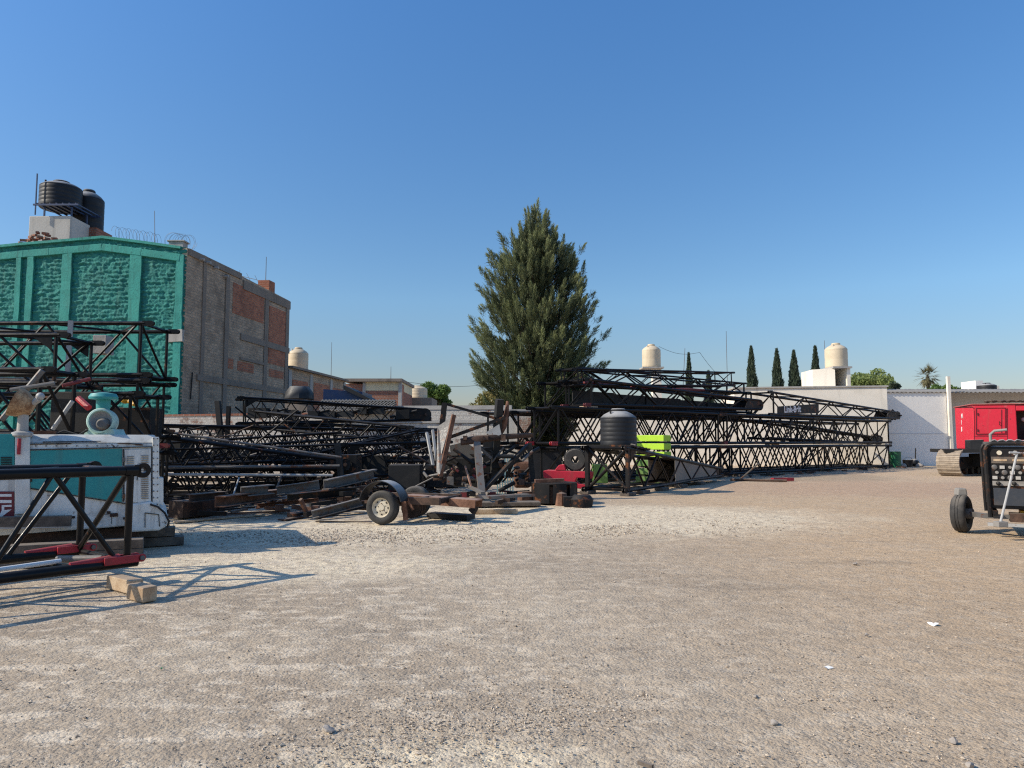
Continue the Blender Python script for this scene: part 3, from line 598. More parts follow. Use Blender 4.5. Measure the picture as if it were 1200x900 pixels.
zl = at(760, 488.5, YC + .3).z; xl = at(640, 500, YC).x
lw = MB().prism([(xl, YC + 3.3, 0), (xa - .12, YC + 1.57, 0), (xa - .12, YC + 1.57, zl), (xl, YC + 3.3, zl + .1)], (.04, .3, 0)).build('low_wall', M['cream_wall'])
tag(lw, 'lower cream yard wall behind the boom stack, between the pine and the tall block', 'wall')
wd = MB().prism([(xl - 12, YC + 3.4, 0), (xl - .02, YC + 3.4, 0), (xl - .02, YC + 3.4, zl - .5), (xl - 12, YC + 3.4, zl - .5)], (0, .3, 0)).build('yard_wall', M['concrete'])
tag(wd, 'grey concrete yard wall in the shade behind the big pine', 'wall')
# roof box with tank on the block
Yt = 49.0
rb = thing('rooftop_room', 'small cream rooftop room with a dark doorway under the right cream tank', 'rooftop room', (at(978, 452, Yt).x, Yt, zt))
x0, x1, x2, x3 = [at(p, 450, Yt).x for p in (957, 979, 993, 997)]; zb = at(975, 429.5, Yt).z
MB().prism([(x0, Yt + .6, zt), (x1, Yt, zt), (x1, Yt, zb - .12), (x0, Yt + .6, zb - .15)], (.1, 2.2, 0)).build('left_wall', M['cream_wall'], rb)
MB().box(((x2 + x3) / 2, Yt + 1.1, (zt + zb - .12) / 2), (x3 - x2, 2.2, zb - .12 - zt)).build('right_wall', M['cream_wall'], rb)
MB().box(((x1 + x2) / 2 + .05, Yt + 2.1, (zt + zb - .12) / 2), (x2 - x1 + .05, .2, zb - .12 - zt)).build('back_wall', M['concrete_dark'], rb)
MB().box(((x1 + x3) / 2 - .05, Yt + 1.1, zb - .06), (x3 - x1 + .25, 2.5, .12)).build('roof_slab', M['concrete'], rb)
ct = at(981, 430, Yt + 1); wtank('cream water tank with a stain on top of the rooftop room', (ct.x, Yt + 1.1, zb), .74, at(981, 402, Yt + 1).z - zb, M['tank_cream'], ribs=2)
Y3 = 58.0; a = at(769, 446, Y3); fb = MB().box((a.x, Y3, at(769, 432.5, Y3).z / 2), (.7, .7, at(769, 432.5, Y3).z)).build('tank_tower', M['cream_wall']); tag(fb, 'slim cream masonry post holding up the left cream tank', 'tank tower')
ct = at(763.5, 432, Y3); ct.z += .02; pl = thing('tank_platform', 'thin platform slab under the left cream tank', 'platform', ct)
MB().box((ct.x, Y3, ct.z), (1.7, 1.6, .12)).build('slab', M['concrete'], pl)
wtank('tall cream water tank standing alone behind the boom stack', (ct.x, Y3, ct.z + .06), .74, at(763, 403.5, Y3).z - ct.z - .06, M['tank_cream'], ribs=2)
# corrugated roofed grey wall
YG = 47.8
gw = thing('grey_shed_wall', 'pale grey shed wall under a corrugated roof edge at the right of the yard', 'building', (at(1080, 500, YG).x, YG, 0))
xp = at(1110.5, 500, YG).x; zg = at(1080, 460, YG).z
MB().prism([(xb + .01, YG, 0), (xp, YG, 0), (xp, YG, zg), (xb + .01, YG, zg)], (0, .3, 0)).build('wall', M['grey_wall'], gw)
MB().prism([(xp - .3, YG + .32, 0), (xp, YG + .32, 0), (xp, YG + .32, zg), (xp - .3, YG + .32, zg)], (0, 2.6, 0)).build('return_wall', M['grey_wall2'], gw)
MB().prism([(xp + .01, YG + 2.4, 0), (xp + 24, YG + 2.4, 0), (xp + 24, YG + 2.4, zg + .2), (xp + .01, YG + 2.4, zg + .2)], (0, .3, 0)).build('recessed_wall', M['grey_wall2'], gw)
MB().box(((xb + xp) / 2, YG - .01, 2.1), (xp - xb - .1, .03, .03)).build('joint_line', M['grey_wall2'], gw)
o = MB(); vs = []; nxr = 300
for i in range(nxr + 1):
    x = xb - .2 + (26 * i / nxr); z = zg + .02 + .04 * math.sin(i * 1.9)
    vs += [(x, YG - .09, z), (x, YG + 3.2, z + .42)]
o.add(vs, [(2 * i, 2 * i + 2, 2 * i + 3, 2 * i + 1) for i in range(nxr)], True)
r_ = o.build('corrugated_roof', M['asbestos'], gw); r_.modifiers.new('thick', 'SOLIDIFY').thickness = .025
pp = MB().box((at(1113.5, 500, YG - .12).x, YG - .14, at(1112, 441.5, YG).z / 2), (.19, .19, at(1112, 441.5, YG).z)).jitter(.01, 1).build('post', M['cream_wall'])
tag(pp, 'white square post rising above the corrugated roof edge', 'post')
ct = at(1156, 459, 60); wtank('black water tank showing over the corrugated roof behind the red crane', (at(1156.5, 459, 60).x, 60, at(1156, 462, 60).z), .72, .95, M['tank_black'], ribs=3)
fb = fbox('roof_cabin', 1144, 1152, 446, 462, 61, 2, M['grey_wall'], None, 0); tag(fb, 'narrow pale cabin left of the distant black tank', 'cabin')
fb = fbox('roof_parapet', 1160, 1171, 452, 462, 62, 2, M['cream_wall'], None, 0); tag(fb, 'low cream parapet right of the distant black tank', 'parapet')
for i, (a, b, s, l) in enumerate((((772, 406, 58), (820, 413, 58), .35, 'cable from the tall cream tank to the thin rod by the cypresses'), ((820, 413, 58), (842, 440, 58), .1, 'cable dropping towards the boom stack right of the tall cream tank'), ((470, 446.5, 75), (592, 447, 90), .6, 'power line crossing low sky left of the pine'))):
    p, q = at(*a), at(*b); tag(MB().path([p.lerp(q, t / 10) - UP * s * math.sin(math.pi * t / 10) for t in range(11)], .016 if i < 2 else .025, 4).build('cable', M['dark']), l, 'cable')
a = at(798, 432, 58); antenna('slanting thin rod between the cream tank and the cypress row', (a.x - .25, 58, 0), at(803, 408, 58).z, .03, False, (.6, 0, 0))
a = at(852, 432, 60); antenna('very tall thin mast left of the cypress row', (a.x, 60, 0), at(853, 388, 60).z, .03)
a = at(958, 428, 60); antenna('thin mast beside the cream tank on the rooftop room', (at(967, 428, 60).x, 60, 0), at(967, 399, 60).z, .028)

# ------------------------------------------------------------------ trees
def leaves(name, centers, radii, n, size, m, par, flat=.6, up=0.0, aspect=.5):
    c = np.asarray(centers, float); r = np.asarray(radii, float); k = rng.choice(len(c), n, p=(r ** 2) / (r ** 2).sum())
    d = rng.normal(0, 1, (n, 3)); d /= np.linalg.norm(d, axis=1)[:, None]; rad = rng.uniform(.25, 1, n) ** .5
    p = c[k] + d * (r[k] * rad)[:, None] * np.array([1, 1, .8])
    a = rng.normal(0, 1, (n, 3)) + d * .5 + np.array([0, 0, up]); a /= np.linalg.norm(a, axis=1)[:, None]
    b = np.cross(a, rng.normal(0, 1, (n, 3))); b /= np.linalg.norm(b, axis=1)[:, None]
    s = size * rng.uniform(.6, 1.4, n)[:, None]
    v = np.stack([p - a * s, p + b * s * aspect, p + a * s, p - b * s * aspect], 1).reshape(-1, 3)
    return fast_mesh(name, v, np.arange(4 * n).reshape(-1, 4), m, par)
def leafy_tree(label, base, h, rad, m, n=5000, size=.16, clumps=26, name='leafy_tree', group=None, squash=.75):
    t = thing(name, label, 'tree', base, group); b = V(base); o = MB(); cs = []; rs = []
    zc = h - rad * squash; lean = V((random.uniform(-.3, .3), 0, 0))
    o.path([b, b + UP * zc * .4 + lean * .4, b + UP * zc + lean], [rad * .09, rad * .07, rad * .03], 7)
    for i in range(clumps):
        d = V((random.gauss(0, 1), random.gauss(0, 1), random.gauss(.2, 1))).normalized() * rad * random.uniform(.35, .85)
        d.z *= squash; c = b + UP * zc + lean + d; cs.append(c); rs.append(rad * random.uniform(.18, .36))
        if i % 2 == 0: o.path([b + UP * zc * random.uniform(.5, .9) + lean * .7, b.lerp(c, .7) + UP * zc * .12, c], [rad * .03, rad * .02, rad * .008], 5)
    o.build('trunk', M['bark'], t); leaves('crown', cs, rs, n, size, m, t); return t
a = at(505, 470, 78); leafy_tree('round green tree behind the small cream tank and the shed', (a.x, 78, 0), at(503, 449, 78).z, 2.5, M['leaf'], 7000, .15, 34)
leafy_tree('lower dark bush like tree left of the small cream tank', (at(478, 470, 80).x, 80, 0), at(480, 462, 80).z, 1.2, M['leaf'], 1500, .14, 12)
a = at(586, 470, 36); leafy_tree('yellowish scrubby tree over the wall, left of the big pine', (at(583, 470, 36).x, 36, 0), at(583, 451, 36).z, 1.35, M['leaf_dry'], 3000, .075, 26)
leafy_tree('small dry bush showing over the boundary wall by the brick house', (at(498, 480, 34).x, 34, 0), at(496, 477, 34).z + .15, .6, M['leaf'], 900, .06, 9)
leafy_tree('sparse yellow shrub beside the yellowish tree over the wall', (at(557, 480, 35).x, 35, 0), at(560, 466, 35).z, .8, M['leaf_dry'], 1100, .06, 12)
for px0, py0, rad, lab, nn in ((1020, 432, 2.6, 'bright green spreading tree behind the cream block and rooftop room', 5000), (1003, 441, 1.5, 'small bright green tree touching the rooftop room', 2200)):
    a = at(px0, py0, 70); leafy_tree(lab, (a.x, 70, 0), a.z, rad, M['leaf_light'], nn, .15, 24)
a = at(1052, 447, 66); leafy_tree('dark young tree at the gap above the corrugated roof corner', (a.x, 66, 0), a.z, .8, M['cypress'], 1300, .1, 12)
for px0, py0, lab in ((1101, 450, 'distant round tree left of the white post'), (1124, 452, 'distant round tree right of the white post')):
    a = at(px0, py0, 90); leafy_tree(lab, (a.x, 90, 0), a.z, 1.9, M['leaf'], 2200, .17, 16)
def cypress(px, pt, Y, rad, label):
    a = at(px, pt, Y); t = thing('cypress_tree', label, 'tree', (a.x, Y, 0), 'cypress trees behind the boom stack'); h = a.z
    MB().path([(a.x, Y, 0), (a.x, Y, h * .85)], [.18, .03], 6).build('trunk', M['bark'], t)
    n = 6500; z = rng.uniform(.06, 1, n) ** .9; prof_ = rad * np.minimum(1, (1 - z) * 2.3) ** .75 * (.75 + .25 * np.minimum(1, z * 4))
    an = rng.uniform(0, 6.283, n); lump = 1 + .16 * np.sin(an * 3 + z * 23) + .12 * np.sin(an * 5 - z * 41)
    rr = prof_ * rng.uniform(.35, 1, n) ** .5 * lump
    p = np.stack([a.x + rr * np.cos(an), Y + rr * np.sin(an), z * h], 1)
    d = np.stack([np.cos(an) * .35, np.sin(an) * .35, np.ones(n)], 1) + rng.normal(0, .18, (n, 3)); d /= np.linalg.norm(d, axis=1)[:, None]
    s = np.cross(d, rng.normal(0, 1, (n, 3))); s /= np.linalg.norm(s, axis=1)[:, None]; L = rng.uniform(.18, .42, n)[:, None]
    v = np.stack([p - s * .07, p + d * L, p + s * .07, p - d * .1], 1).reshape(-1, 3)
    fast_mesh('crown', v, np.arange(4 * n).reshape(-1, 4), M['cypress'], t)
for q in ((880, 407, 92, .72, 'tall cypress, leftmost of the four in the row left of the rooftop room'), (910, 410, 92, .78, 'second cypress from the left in the row of four'), (930, 412, 92, .86, 'third cypress from the left, the fattest in the row of four'), (955, 407, 92, .72, 'cypress nearest the rooftop room with the cream tank'), (807, 415, 95, .5, 'thin cypress tip rising just right of the tall cream tank'), (830, 436, 95, .7, 'lowest cypress tip, barely over the boom stack')): cypress(*q)
a = at(1087, 441, 92); t = thing('palm_tree', 'fan palm with a shaggy crown over the corrugated roof', 'tree', (a.x, 92, 0))
MB().path([(a.x, 92, 0), (a.x + .1, 92, a.z * .5), (a.x, 92, a.z)], [.3, .24, .2], 8).build('trunk', M['bark'], t)
vs, fs = [], []
for i in range(110):
    el = random.uniform(-1.2, 1.35); az = random.uniform(0, 6.283); L = random.uniform(1.0, 1.75); c = V((a.x, 92, a.z))
    d = V((math.cos(az) * math.cos(el), math.sin(az) * math.cos(el), math.sin(el))); s = d.cross(UP).normalized()
    hub = c + d * L * .55
    for k in range(7):
        dd = (d + s * (k - 3) * .22 - UP * .18).normalized(); e = hub + dd * L * .6; w_ = dd.cross(UP).normalized() * .045
        n0 = len(vs); vs += [hub - w_, hub + w_, e]; fs.append((n0, n0 + 1, n0 + 2))
    n0 = len(vs); vs += [c - s * .03, c + s * .03, hub]; fs.append((n0, n0 + 1, n0 + 2))
fast_mesh('crown', np.array([tuple(v) for v in vs]), np.array(fs), M['palm'], t)

# the big pine
YP = 35.0
def pine():
    bx = at(630, 500, YP).x; t = thing('pine_tree', 'big shaggy dark green pine with upswept feathery branches in the middle of the yard', 'tree', (bx, YP, 0))
    k = YP / FPX
    ty = np.array([236, 248, 262, 280, 300, 330, 365, 400, 430, 460, 485, 510, 532]); hw = np.array([1.5, 6, 15, 33, 49, 62, 70, 75, 75, 67, 55, 47, 42]) * k
    tz = np.array([at(630, y, YP).z for y in ty]); order = np.argsort(tz); tz, hw = tz[order], hw[order]
    top = tz[-1]; limbs = MB(); base = V((bx, YP, 0))
    limbs.path([base, base + V((.08, 0, 3)), base + V((-.05, 0, 7)), base + V((0, 0, top - .3))], [.34, .27, .16, .02], 8)
    plumes = []
    def Rz(z): return float(np.interp(z, tz, hw))
    def plume(z, az, f, L, dr=0):
        rmax = Rz(z); r = rmax * f; hf = (z - .9) / (top - .9); low = max(0, 1 - (z - .9) / 2.6)
        upw = .5 + 1.7 * hf + .5 * random.random() - .7 * low + .7 * (1 - f) + dr
        d = V((math.cos(az), math.sin(az), upw)).normalized()
        tip = base + V((math.cos(az) * r, math.sin(az) * r, z)); q0 = tip - d * L * .85
        plumes.append((q0, d, L, az, f)); return q0
    for b_ in range(125):                                 # boughs, each a clump of plumes
        z = 1.2 + (top - 2.2) * ((b_ + .5) / 125) ** .92; az = b_ * 2.39996 + random.uniform(-.3, .3); hf = z / top
        fb_ = random.uniform(.70, 1.09); sp = .17 + .12 * random.random(); q0 = None; sh_ = 0
        for k_ in range(int(14 - 6 * hf)):
            f = fb_ * (1 - .45 * random.random() ** 1.6); q0 = plume(z + random.gauss(-.35 * (1 - f), .22) - .2, az + random.gauss(0, sp), f, random.uniform(.6, 1.25) * (1 - .25 * hf))
        root = base + UP * max(.6, z - Rz(z) * 1.0); limbs.path([root, root.lerp(q0, .55) - UP * .15, q0], [.055, .035, .012], 5)
    for i in range(330):                                  # inner filling, sparse and dark
        z = 1.0 + (top - 2.5) * random.random(); plume(z, random.uniform(0, 6.283), random.uniform(.1, .6), random.uniform(.7, 1.2))
    for i in range(260):
        plume(random.uniform(.45, 4.2), random.uniform(0, 6.283), random.uniform(.2, .9), random.uniform(.7, 1.2), -.3)
    for i in range(60):                                   # leaders that spike the top and shoulders
        z = random.uniform(top - 4.2, top - .6); az = random.uniform(0, 6.283); r = Rz(z) * random.uniform(.45, 1.0)
        d = V((math.cos(az) * .20, math.sin(az) * .20, 1)).normalized(); plumes.append((base + V((math.cos(az) * r, math.sin(az) * r, z - .5)), d, random.uniform(.7, 1.3), az, .9))
    plumes.append((base + UP * (top - .9), V((.05, 0, 1)), 1.1, 0, 1))
    for i in range(120):                                  # stray feathers beyond the outline
        z = random.uniform(2.5, top - 2.2); az = random.uniform(0, 6.283); r = Rz(z) * random.uniform(.92, 1.03)
        d = V((math.cos(az), math.sin(az), random.uniform(.5, 1.3) + .6 * z / top)).normalized(); plumes.append((base + V((math.cos(az) * r, math.sin(az) * r, z)), d, random.uniform(.35, .75), az, 1))
    limbs.build('trunk', M['bark'], t)
    P = []; D = []; Ln = []; SH = []
    for p, d, L, az, f in plumes:
        n = int(190 * L); s = np.sort(rng.uniform(0, 1, n)); sag = -.06 * L * s ** 2
        q = np.array(p)[None] + np.array(d)[None] * (s * L)[:, None]; q[:, 2] += sag
        q += rng.normal(0, 1, (n, 3)) * (.085 * (1 - s) + .015)[:, None]
        dd = np.array(d)[None] * 1.2 + rng.normal(0, .5, (n, 3)) * (1.1 - .55 * s)[:, None]; dd[:, 2] += .15; dd /= np.linalg.norm(dd, axis=1)[:, None]
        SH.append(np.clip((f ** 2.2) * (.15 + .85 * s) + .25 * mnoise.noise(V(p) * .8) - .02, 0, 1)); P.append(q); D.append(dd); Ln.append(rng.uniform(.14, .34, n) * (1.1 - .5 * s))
    P, D, Ln = np.concatenate(P), np.concatenate(D), np.concatenate(Ln); n = len(P)
    s = np.cross(D, rng.normal(0, 1, (n, 3))); s /= np.linalg.norm(s, axis=1)[:, None]; wd = rng.uniform(.006, .013, n)[:, None]
    mid = P + D * (Ln * .55)[:, None]; end = P + D * Ln[:, None]; end[:, 2] -= Ln * .12
    v = np.stack([P - s * wd, P + s * wd, mid + s * wd * .8, end, mid - s * wd * .8], 1).reshape(-1, 3)
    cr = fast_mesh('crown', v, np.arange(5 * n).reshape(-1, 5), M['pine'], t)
    at_ = cr.data.attributes.new('shade', 'FLOAT', 'POINT'); at_.data.foreach_set('value', np.repeat(np.concatenate(SH), 5).astype(np.float32))  # crown self-shading painted into the needle colour: dark inside, light at tips
pine()
# ------------------------------------------------------------------ lattice boom sections
def lattice(label, p0, p1, w0, h0, w1=None, h1=None, bays=7, cr=.045, lr=.022, m='black', lug0='black', lug1='black', tip=None, group=None, rise=None, name='boom_section', midposts=False, plates=False):
    p0, p1 = V(p0), V(p1); w1 = w0 if w1 is None else w1; h1 = h0 if h1 is None else h1
    ax = (p1 - p0).normalized(); up = (UP - ax * ax.z).normalized(); sd_ = ax.cross(up)
    root = thing(name, label, 'boom section', p0, group); mm = M[m]
    def pt(t, s, k):      # t along, s side -1/1, k 0 bottom 1 top
        return p0.lerp(p1, t) + sd_ * (s * (w0 + (w1 - w0) * t) / 2) + up * (k * (h0 + (h1 - h0) * t))
    for s in (-1, 1):
        for k in (0, 1):
            sg = random.uniform(-.012, .012)
            MB().path([pt(0, s, k), pt(.33, s, k) + up * sg, pt(.66, s, k) - up * sg, pt(1, s, k)], cr, 8).build('chord', mm, root)
    def nodes(phase):
        ts = [.02 + .96 * i / bays for i in range(bays + 1)]; return [(t, (i + phase) % 2) for i, t in enumerate(ts)]
    for s in (-1, 1):
        o = MB(); nd = nodes(0 if s < 0 else 1)
        for (ta, ka), (tb, kb) in zip(nd[:-1], nd[1:]):
            o.tube(pt(ta, s, ka), pt(tb, s, kb), lr, 6, cap=False)
        if midposts:
            for t, k in nd[1:-1:2]: o.tube(pt(t, s, 0), pt(t, s, 1), lr * .8, 6, cap=False)
        o.build('side_lacing', mm, root)
    for k in (0, 1):
        o = MB(); nd = nodes(k)
        for (ta, a), (tb, b) in zip(nd[:-1], nd[1:]): o.tube(pt(ta, a * 2 - 1, k), pt(tb, b * 2 - 1, k), lr * .9, 6, cap=False)
        o.build('cross_lacing', mm, root)
    for t, lg in ((0, lug0), (1, lug1)):
        if t == 1 and tip: continue
        tt = .008 if t == 0 else .992
        o = MB()
        for s in (-1, 1): o.tube(pt(tt, s, 0), pt(tt, s, 1), lr * 1.25, 6)
        for k in (0, 1): o.tube(pt(tt, -1, k), pt(tt, 1, k), lr * 1.25, 6)
        o.tube(pt(tt, -1, 0), pt(tt, 1, 1), lr, 6); o.build('end_frame', mm, root)
        d = ax * (1 if t else -1)
        for s in (-1, 1):
            for k in (0, 1):
                c = pt(t, s, k); o = MB(); L = cr * 4.2
                for j in (-1, 1): o.box(c + d * L * .45 + sd_ * j * cr * .7, (L, cr * .45, cr * 2.3), (ax, sd_, up)); o.lathe([(0, -cr * .22), (cr * 1.15, -cr * .22), (cr * 1.15, cr * .22), (0, cr * .22)], c + d * L * .95 + sd_ * j * cr * .7, sd_, 12)
                o.tube(c - ax * L * .5, c + d * L * .2, cr * 1.15, 8)
                o.build('lug', M[lg if k == 0 else 'black'], root)
    if plates:
        for t in (.02, .98):
            for s in (-1, 1):
                a = pt(t, s, 1); MB().prism([a + sd_ * s * .012, a + sd_ * s * .012 - up * h0 * .32, a + sd_ * s * .012 + ax * (.45 if t < .5 else -.45)], sd_ * s * .012).build('gusset_plate', mm, root)
    if tip:
        for s in (-1, 1):
            t0 = 1 - tip; MB().prism([pt(t0, s, 0) + sd_ * s * .01, pt(1, s, 0) + sd_ * s * .01, pt(1, s, 1) + sd_ * s * .01 + ax * .12, pt(t0 + tip * .25, s, 1) + sd_ * s * .01], sd_ * s * .02).build('tip_plate', M['black2'], root)
        cxx = (pt(1, -1, 0) + pt(1, 1, 1)) / 2; rs = max(.16, h1 * .62)
        for j in np.linspace(-.4, .4, 4):
            MB().lathe([(0, -.03), (rs * .9, -.03), (rs, -.05), (rs * .86, -.01), (rs * .86, .01), (rs, .05), (rs * .9, .03), (0, .03)], cxx + ax * .06 + sd_ * j * max(w1, .3), sd_, 20).build('sheave', M['dark'], root)
        MB().tube(cxx - sd_ * max(w1, .3) * .7 + ax * .06, cxx + sd_ * max(w1, .3) * .7 + ax * .06, .05, 8).build('sheave_pin', M['dark_rust'], root)
        MB().box(cxx + ax * .2 - up * rs * .7, (.35, .12, .16), (ax, sd_, up)).build('tip_bracket', M[lug1] if lug1 != 'black' else M['dark_rust'], root)
    root['_'] = 0; del root['_']
    return root, pt

# --- foreground section at the lower left
fa = V((.625, .78, 0)).normalized(); fs = V((-fa.y, fa.x, 0))
EN = gz(154, 658.5, .235); EN.z = .235                       # near lower chord end
W_, H_ = 1.32, 1.03
Lf = 6.2
ec = EN + fs * (W_ / 2); st_ = ec - fa * Lf
rt = thing('boom_section', 'nearest black boom section in the left foreground, its red lugs resting on timber', 'boom section', st_)
def fp(t, s, k): return ec - fa * t + fs * (s * W_ / 2) + UP * (k * H_)    # t metres back from the end, s=-1 near
for s in (-1, 1):
    for k in (0, 1): MB().tube(fp(Lf, s, k), fp(.10 if k else -.06, s, k), .056, 14).build('chord', M['blackgloss'], rt)
def brace(a, b, r=.028): MB().tube(a, b, r, 10, cap=False).build('brace', M['blackgloss'], rt)
for s in (-1, 1):
    brace(fp(.05, s, 0), fp(.05, s, 1), .040)
    ts = [.14, .84, 1.4, 2.1, 2.7, 3.4, 4.0, 4.7, 5.3, 6.1]; k0 = 0 if s < 0 else 1
    for i in range(len(ts) - 1): brace(fp(ts[i], s, (k0 + i) % 2), fp(ts[i + 1], s, (k0 + i + 1) % 2))
for k in (0, 1):
    brace(fp(.05, -1, k), fp(.05, 1, k), .04)
    ts = [.3, 1.6, 2.9, 4.2, 5.5]
    for i in range(len(ts) - 1): brace(fp(ts[i], 1 if (i + k) % 2 else -1, k), fp(ts[i + 1], -1 if (i + k) % 2 else 1, k), .028)
brace(fp(.07, -1, 1), fp(.07, 1, 0), .034)
for s in (-1, 1):
    for k in (0, 1):
        c = fp(.02, s, k); m_ = 'red' if k == 0 else 'blackgloss'; o = MB()
        if k == 1:
            o.tube(c - fa * .1, c + fa * .04, .064, 14)
            e = c + fa * .10; o.lathe([(.032, -.04), (.085, -.04), (.085, .04), (.032, .04)], e, fs, 24, close=True)
            o.box(c + fa * .035, (.08, .08, .13), (fa, fs, UP))
        else:
            o.tube(c - fa * .62 + UP * .05, c - fa * .12 + UP * .06, .026, 12, .05)
            for j in (-1, 1):
                o.box(c - fa * .10 + fs * j * .072 + UP * .045, (.40, .024, .085), (fa, fs, UP)); o.lathe([(0, -.012), (.046, -.012), (.046, .012), (0, .012)], c + fa * .10 + fs * j * .072 + UP * .045, fs, 20)
        o.build('lug', M[m_], rt, .006)
        if k == 0: MB().tube(c + fa * .10 - fs * .10 + UP * .045, c + fa * .10 + fs * .10 + UP * .045, .026, 12).build('pin', M['grey_steel'], rt)
o = MB(); c = fp(.85, .35, 0) - UP * .02
o.tube(fp(.55, -.1, 0) + UP * .04, fp(.25, -.75, 0) + UP * .05, .04, 10)
rp = o.build('round_bar', M['grey_steel']); tag(rp, 'short grey round steel bar lying inside the end of the nearest boom section', 'steel bar')
tag(MB().tube(fp(.60, -.45, 0) + UP * .05, fp(1.7, -.75, 0) + UP * .05, .026, 10).build('white_pipe', M['lettering']), 'thin white pipe lying along the inside of the nearest boom section', 'pipe')
tb = gz(151, 690, .07)
d = V((.80, -.60, 0)); e = V((.60, .80, 0))
def timber(label, c, L, w_, h_, dx, m='wood', name='timber_block', bev=.012):
    dx = V(dx).normalized(); sy = V((-dx.y, dx.x, 0)); o = MB().box(c, (L, w_, h_), (dx, sy, UP)).jitter(.006, 5).build(name, M[m], None, bev); tag(o, label, 'timber'); return o
timber('end timber block under the nearest boom section, its cut face toward the camera', gz(166, 694, .075), .34, .15, .15, d)
timber('longer timber block behind the end block under the nearest boom section', gz(146, 684, .072), .52, .15, .14, d)

# --- stack over the teal machine, in front of the green wall
def X_(px, Y): return at(px, 500, Y).x
G1 = 'boom sections stacked in front of the green wall'
lattice('topmost boom section in front of the green wall, thin lacing showing turquoise', (-15.5, 17.65, 3.16), (-8.72, 17.65, 3.16), 1.3, 1.22, bays=6, cr=.05, lr=.03, group=G1)
lattice('boom section with bright top rails ending in a plate, before the green wall', (-14.5, 14.8, 2.74), (-8.95, 14.8, 2.74), 1.2, .95, bays=5, cr=.045, lr=.028, group=G1, plates=True)
lattice('low boom section just over the rusty lamp on the teal machine', (-13.5, 13.2, 1.72), (-8.25, 13.2, 1.72), 1.0, 1.14, bays=5, cr=.045, lr=.032, group=G1)
lattice('boom section directly under the topmost one by the green wall, with red lugs', (-15.5, 17.65, 1.84), (-8.75, 17.65, 1.84), 1.3, 1.18, bays=7, cr=.05, lr=.028, group=G1, lug1='black2')
lattice('bottom boom section of the stack in front of the green wall', (-15.5, 17.65, .5), (-8.6, 17.65, .5), 1.3, 1.2, bays=7, cr=.05, lr=.028, group=G1)
lattice('boom section lying behind the teal machine under the low one', (-13.8, 14.9, 1.46), (-7.6, 15.1, 1.5), 1.2, 1.05, bays=6, cr=.045, lr=.028, group=G1, lug1='red_dull')
lattice('lowest boom section hidden behind the teal machine roof', (-13.8, 15.0, .3), (-7.5, 15.2, .3), 1.2, 1.05, bays=6, cr=.045, lr=.028, group=G1)
a, b = at(79, 440, 16.6), at(83, 376, 16.7); tag(MB().bar(a, b, .10, .10).build('pale_strut', M['concrete']), 'pale upright strut leaning on the topmost boom section by the green wall', 'strut')
def slab(name, label, px0, px1, py0, py1, Y, dep, m, cat, bev=.01, rot=0):
    a, b = at(px0, py1, Y), at(px1, py0, Y); c = V(((a.x + b.x) / 2, Y + dep / 2, (a.z + b.z) / 2)); ax_ = (V((math.cos(rot), math.sin(rot), 0)), V((-math.sin(rot), math.cos(rot), 0)), UP)
    return tag(MB().box(c, (b.x - a.x, dep, b.z - a.z), ax_).jitter(.02, 2).build(name, M[m], None, bev), label, cat)
slab('counterweight_tray', 'dark steel tray between the boom sections behind the air cleaner', 58, 108, 459, 508, 13.9, .5, 'dark', 'steel tray')
slab('steel_box', 'black steel box standing behind the round air cleaner', 128, 176, 478, 512, 16.4, .6, 'black2', 'steel box')
slab('rock_lump', 'pale broken concrete lump stuck on the booms in front of the green wall', 108, 124, 393, 414, 18.6, .4, 'concrete', 'concrete lump')
for p, q, r, m_, l in (((2, 492, 12.4), (50, 434, 12.5), .05, 'grey_steel', 'thick bright diagonal bar left of the rusty lamp'), ((62, 503, 13.6), (85, 470, 13.6), .04, 'light_steel', 'short bright diagonal bar right of the rusty lamp'), ((92, 467, 13.2), (104, 478, 13.1), .06, 'red', 'short red rod beside the air cleaner cap'), ((73, 452, 13.3), (106, 444, 13.6), .035, 'red_dull', 'red lug arm lying across the booms above the machine'), ((12, 457, 12.3), (64, 449, 12.5), .035, 'grey_steel', 'pale pipe lying over the low boom section')):
    tag(MB().tube(at(*p), at(*q), r, 8).build('steel_bar', M[m_]), l, 'steel bar')
yl = MB().sphere(at(147, 468, 16.3), .11, 10, 7, (1, .8, .9)).tube(at(149, 469, 16.3), at(158, 474, 16.2), .05, 8).build('yellow_hook_ball', M['yellow']); tag(yl, 'small yellow ball with a stub at the right of the stack by the green wall', 'hook ball')

# --- middle pile
G2 = 'boom sections in the middle pile'
for i in range(9):
    px_ = 300 + i * 21 + random.uniform(-6, 6); Yd = 25.9 + i * .22; a_ = at(px_, 487 - random.uniform(0, 6), Yd); tag(MB().box(a_, (random.uniform(.3, .7), .5, random.uniform(.2, .4))).tube(a_ - V((.5, 0, .1)), a_ + V((.5, 0, .15)), .05, 6).jitter(.06, 3).build('hoist_part', M['dark']), 'dark greasy hoist part wedged inside the upper tapered boom section', 'hoist part', 'hoist parts in the upper tapered section')
def lat_px(label, a, b, zb0, zb1, w0, h0, w1, h1, bays, **k):   # a,b: (px, Y)
    bays = int(bays * 1.5)
    return lattice(label, (X_(*a), a[1] + w0 / 2, zb0), (X_(*b), b[1] + w0 / 2, zb1), w0, h0, w1, h1, bays, group=k.pop('group', G2), **k)
lat_px('long boom section with a straight bright top rail across the middle pile', (176, 22.5), (512, 26.5), 1.12, .98, 1.2, .98, 1.2, .98, 11, lr=.026)
lat_px('boom section lying under the bright railed one in the middle pile', (178, 22.6), (500, 26.4), .12, .10, 1.2, .9, 1.2, .9, 10, lr=.026)
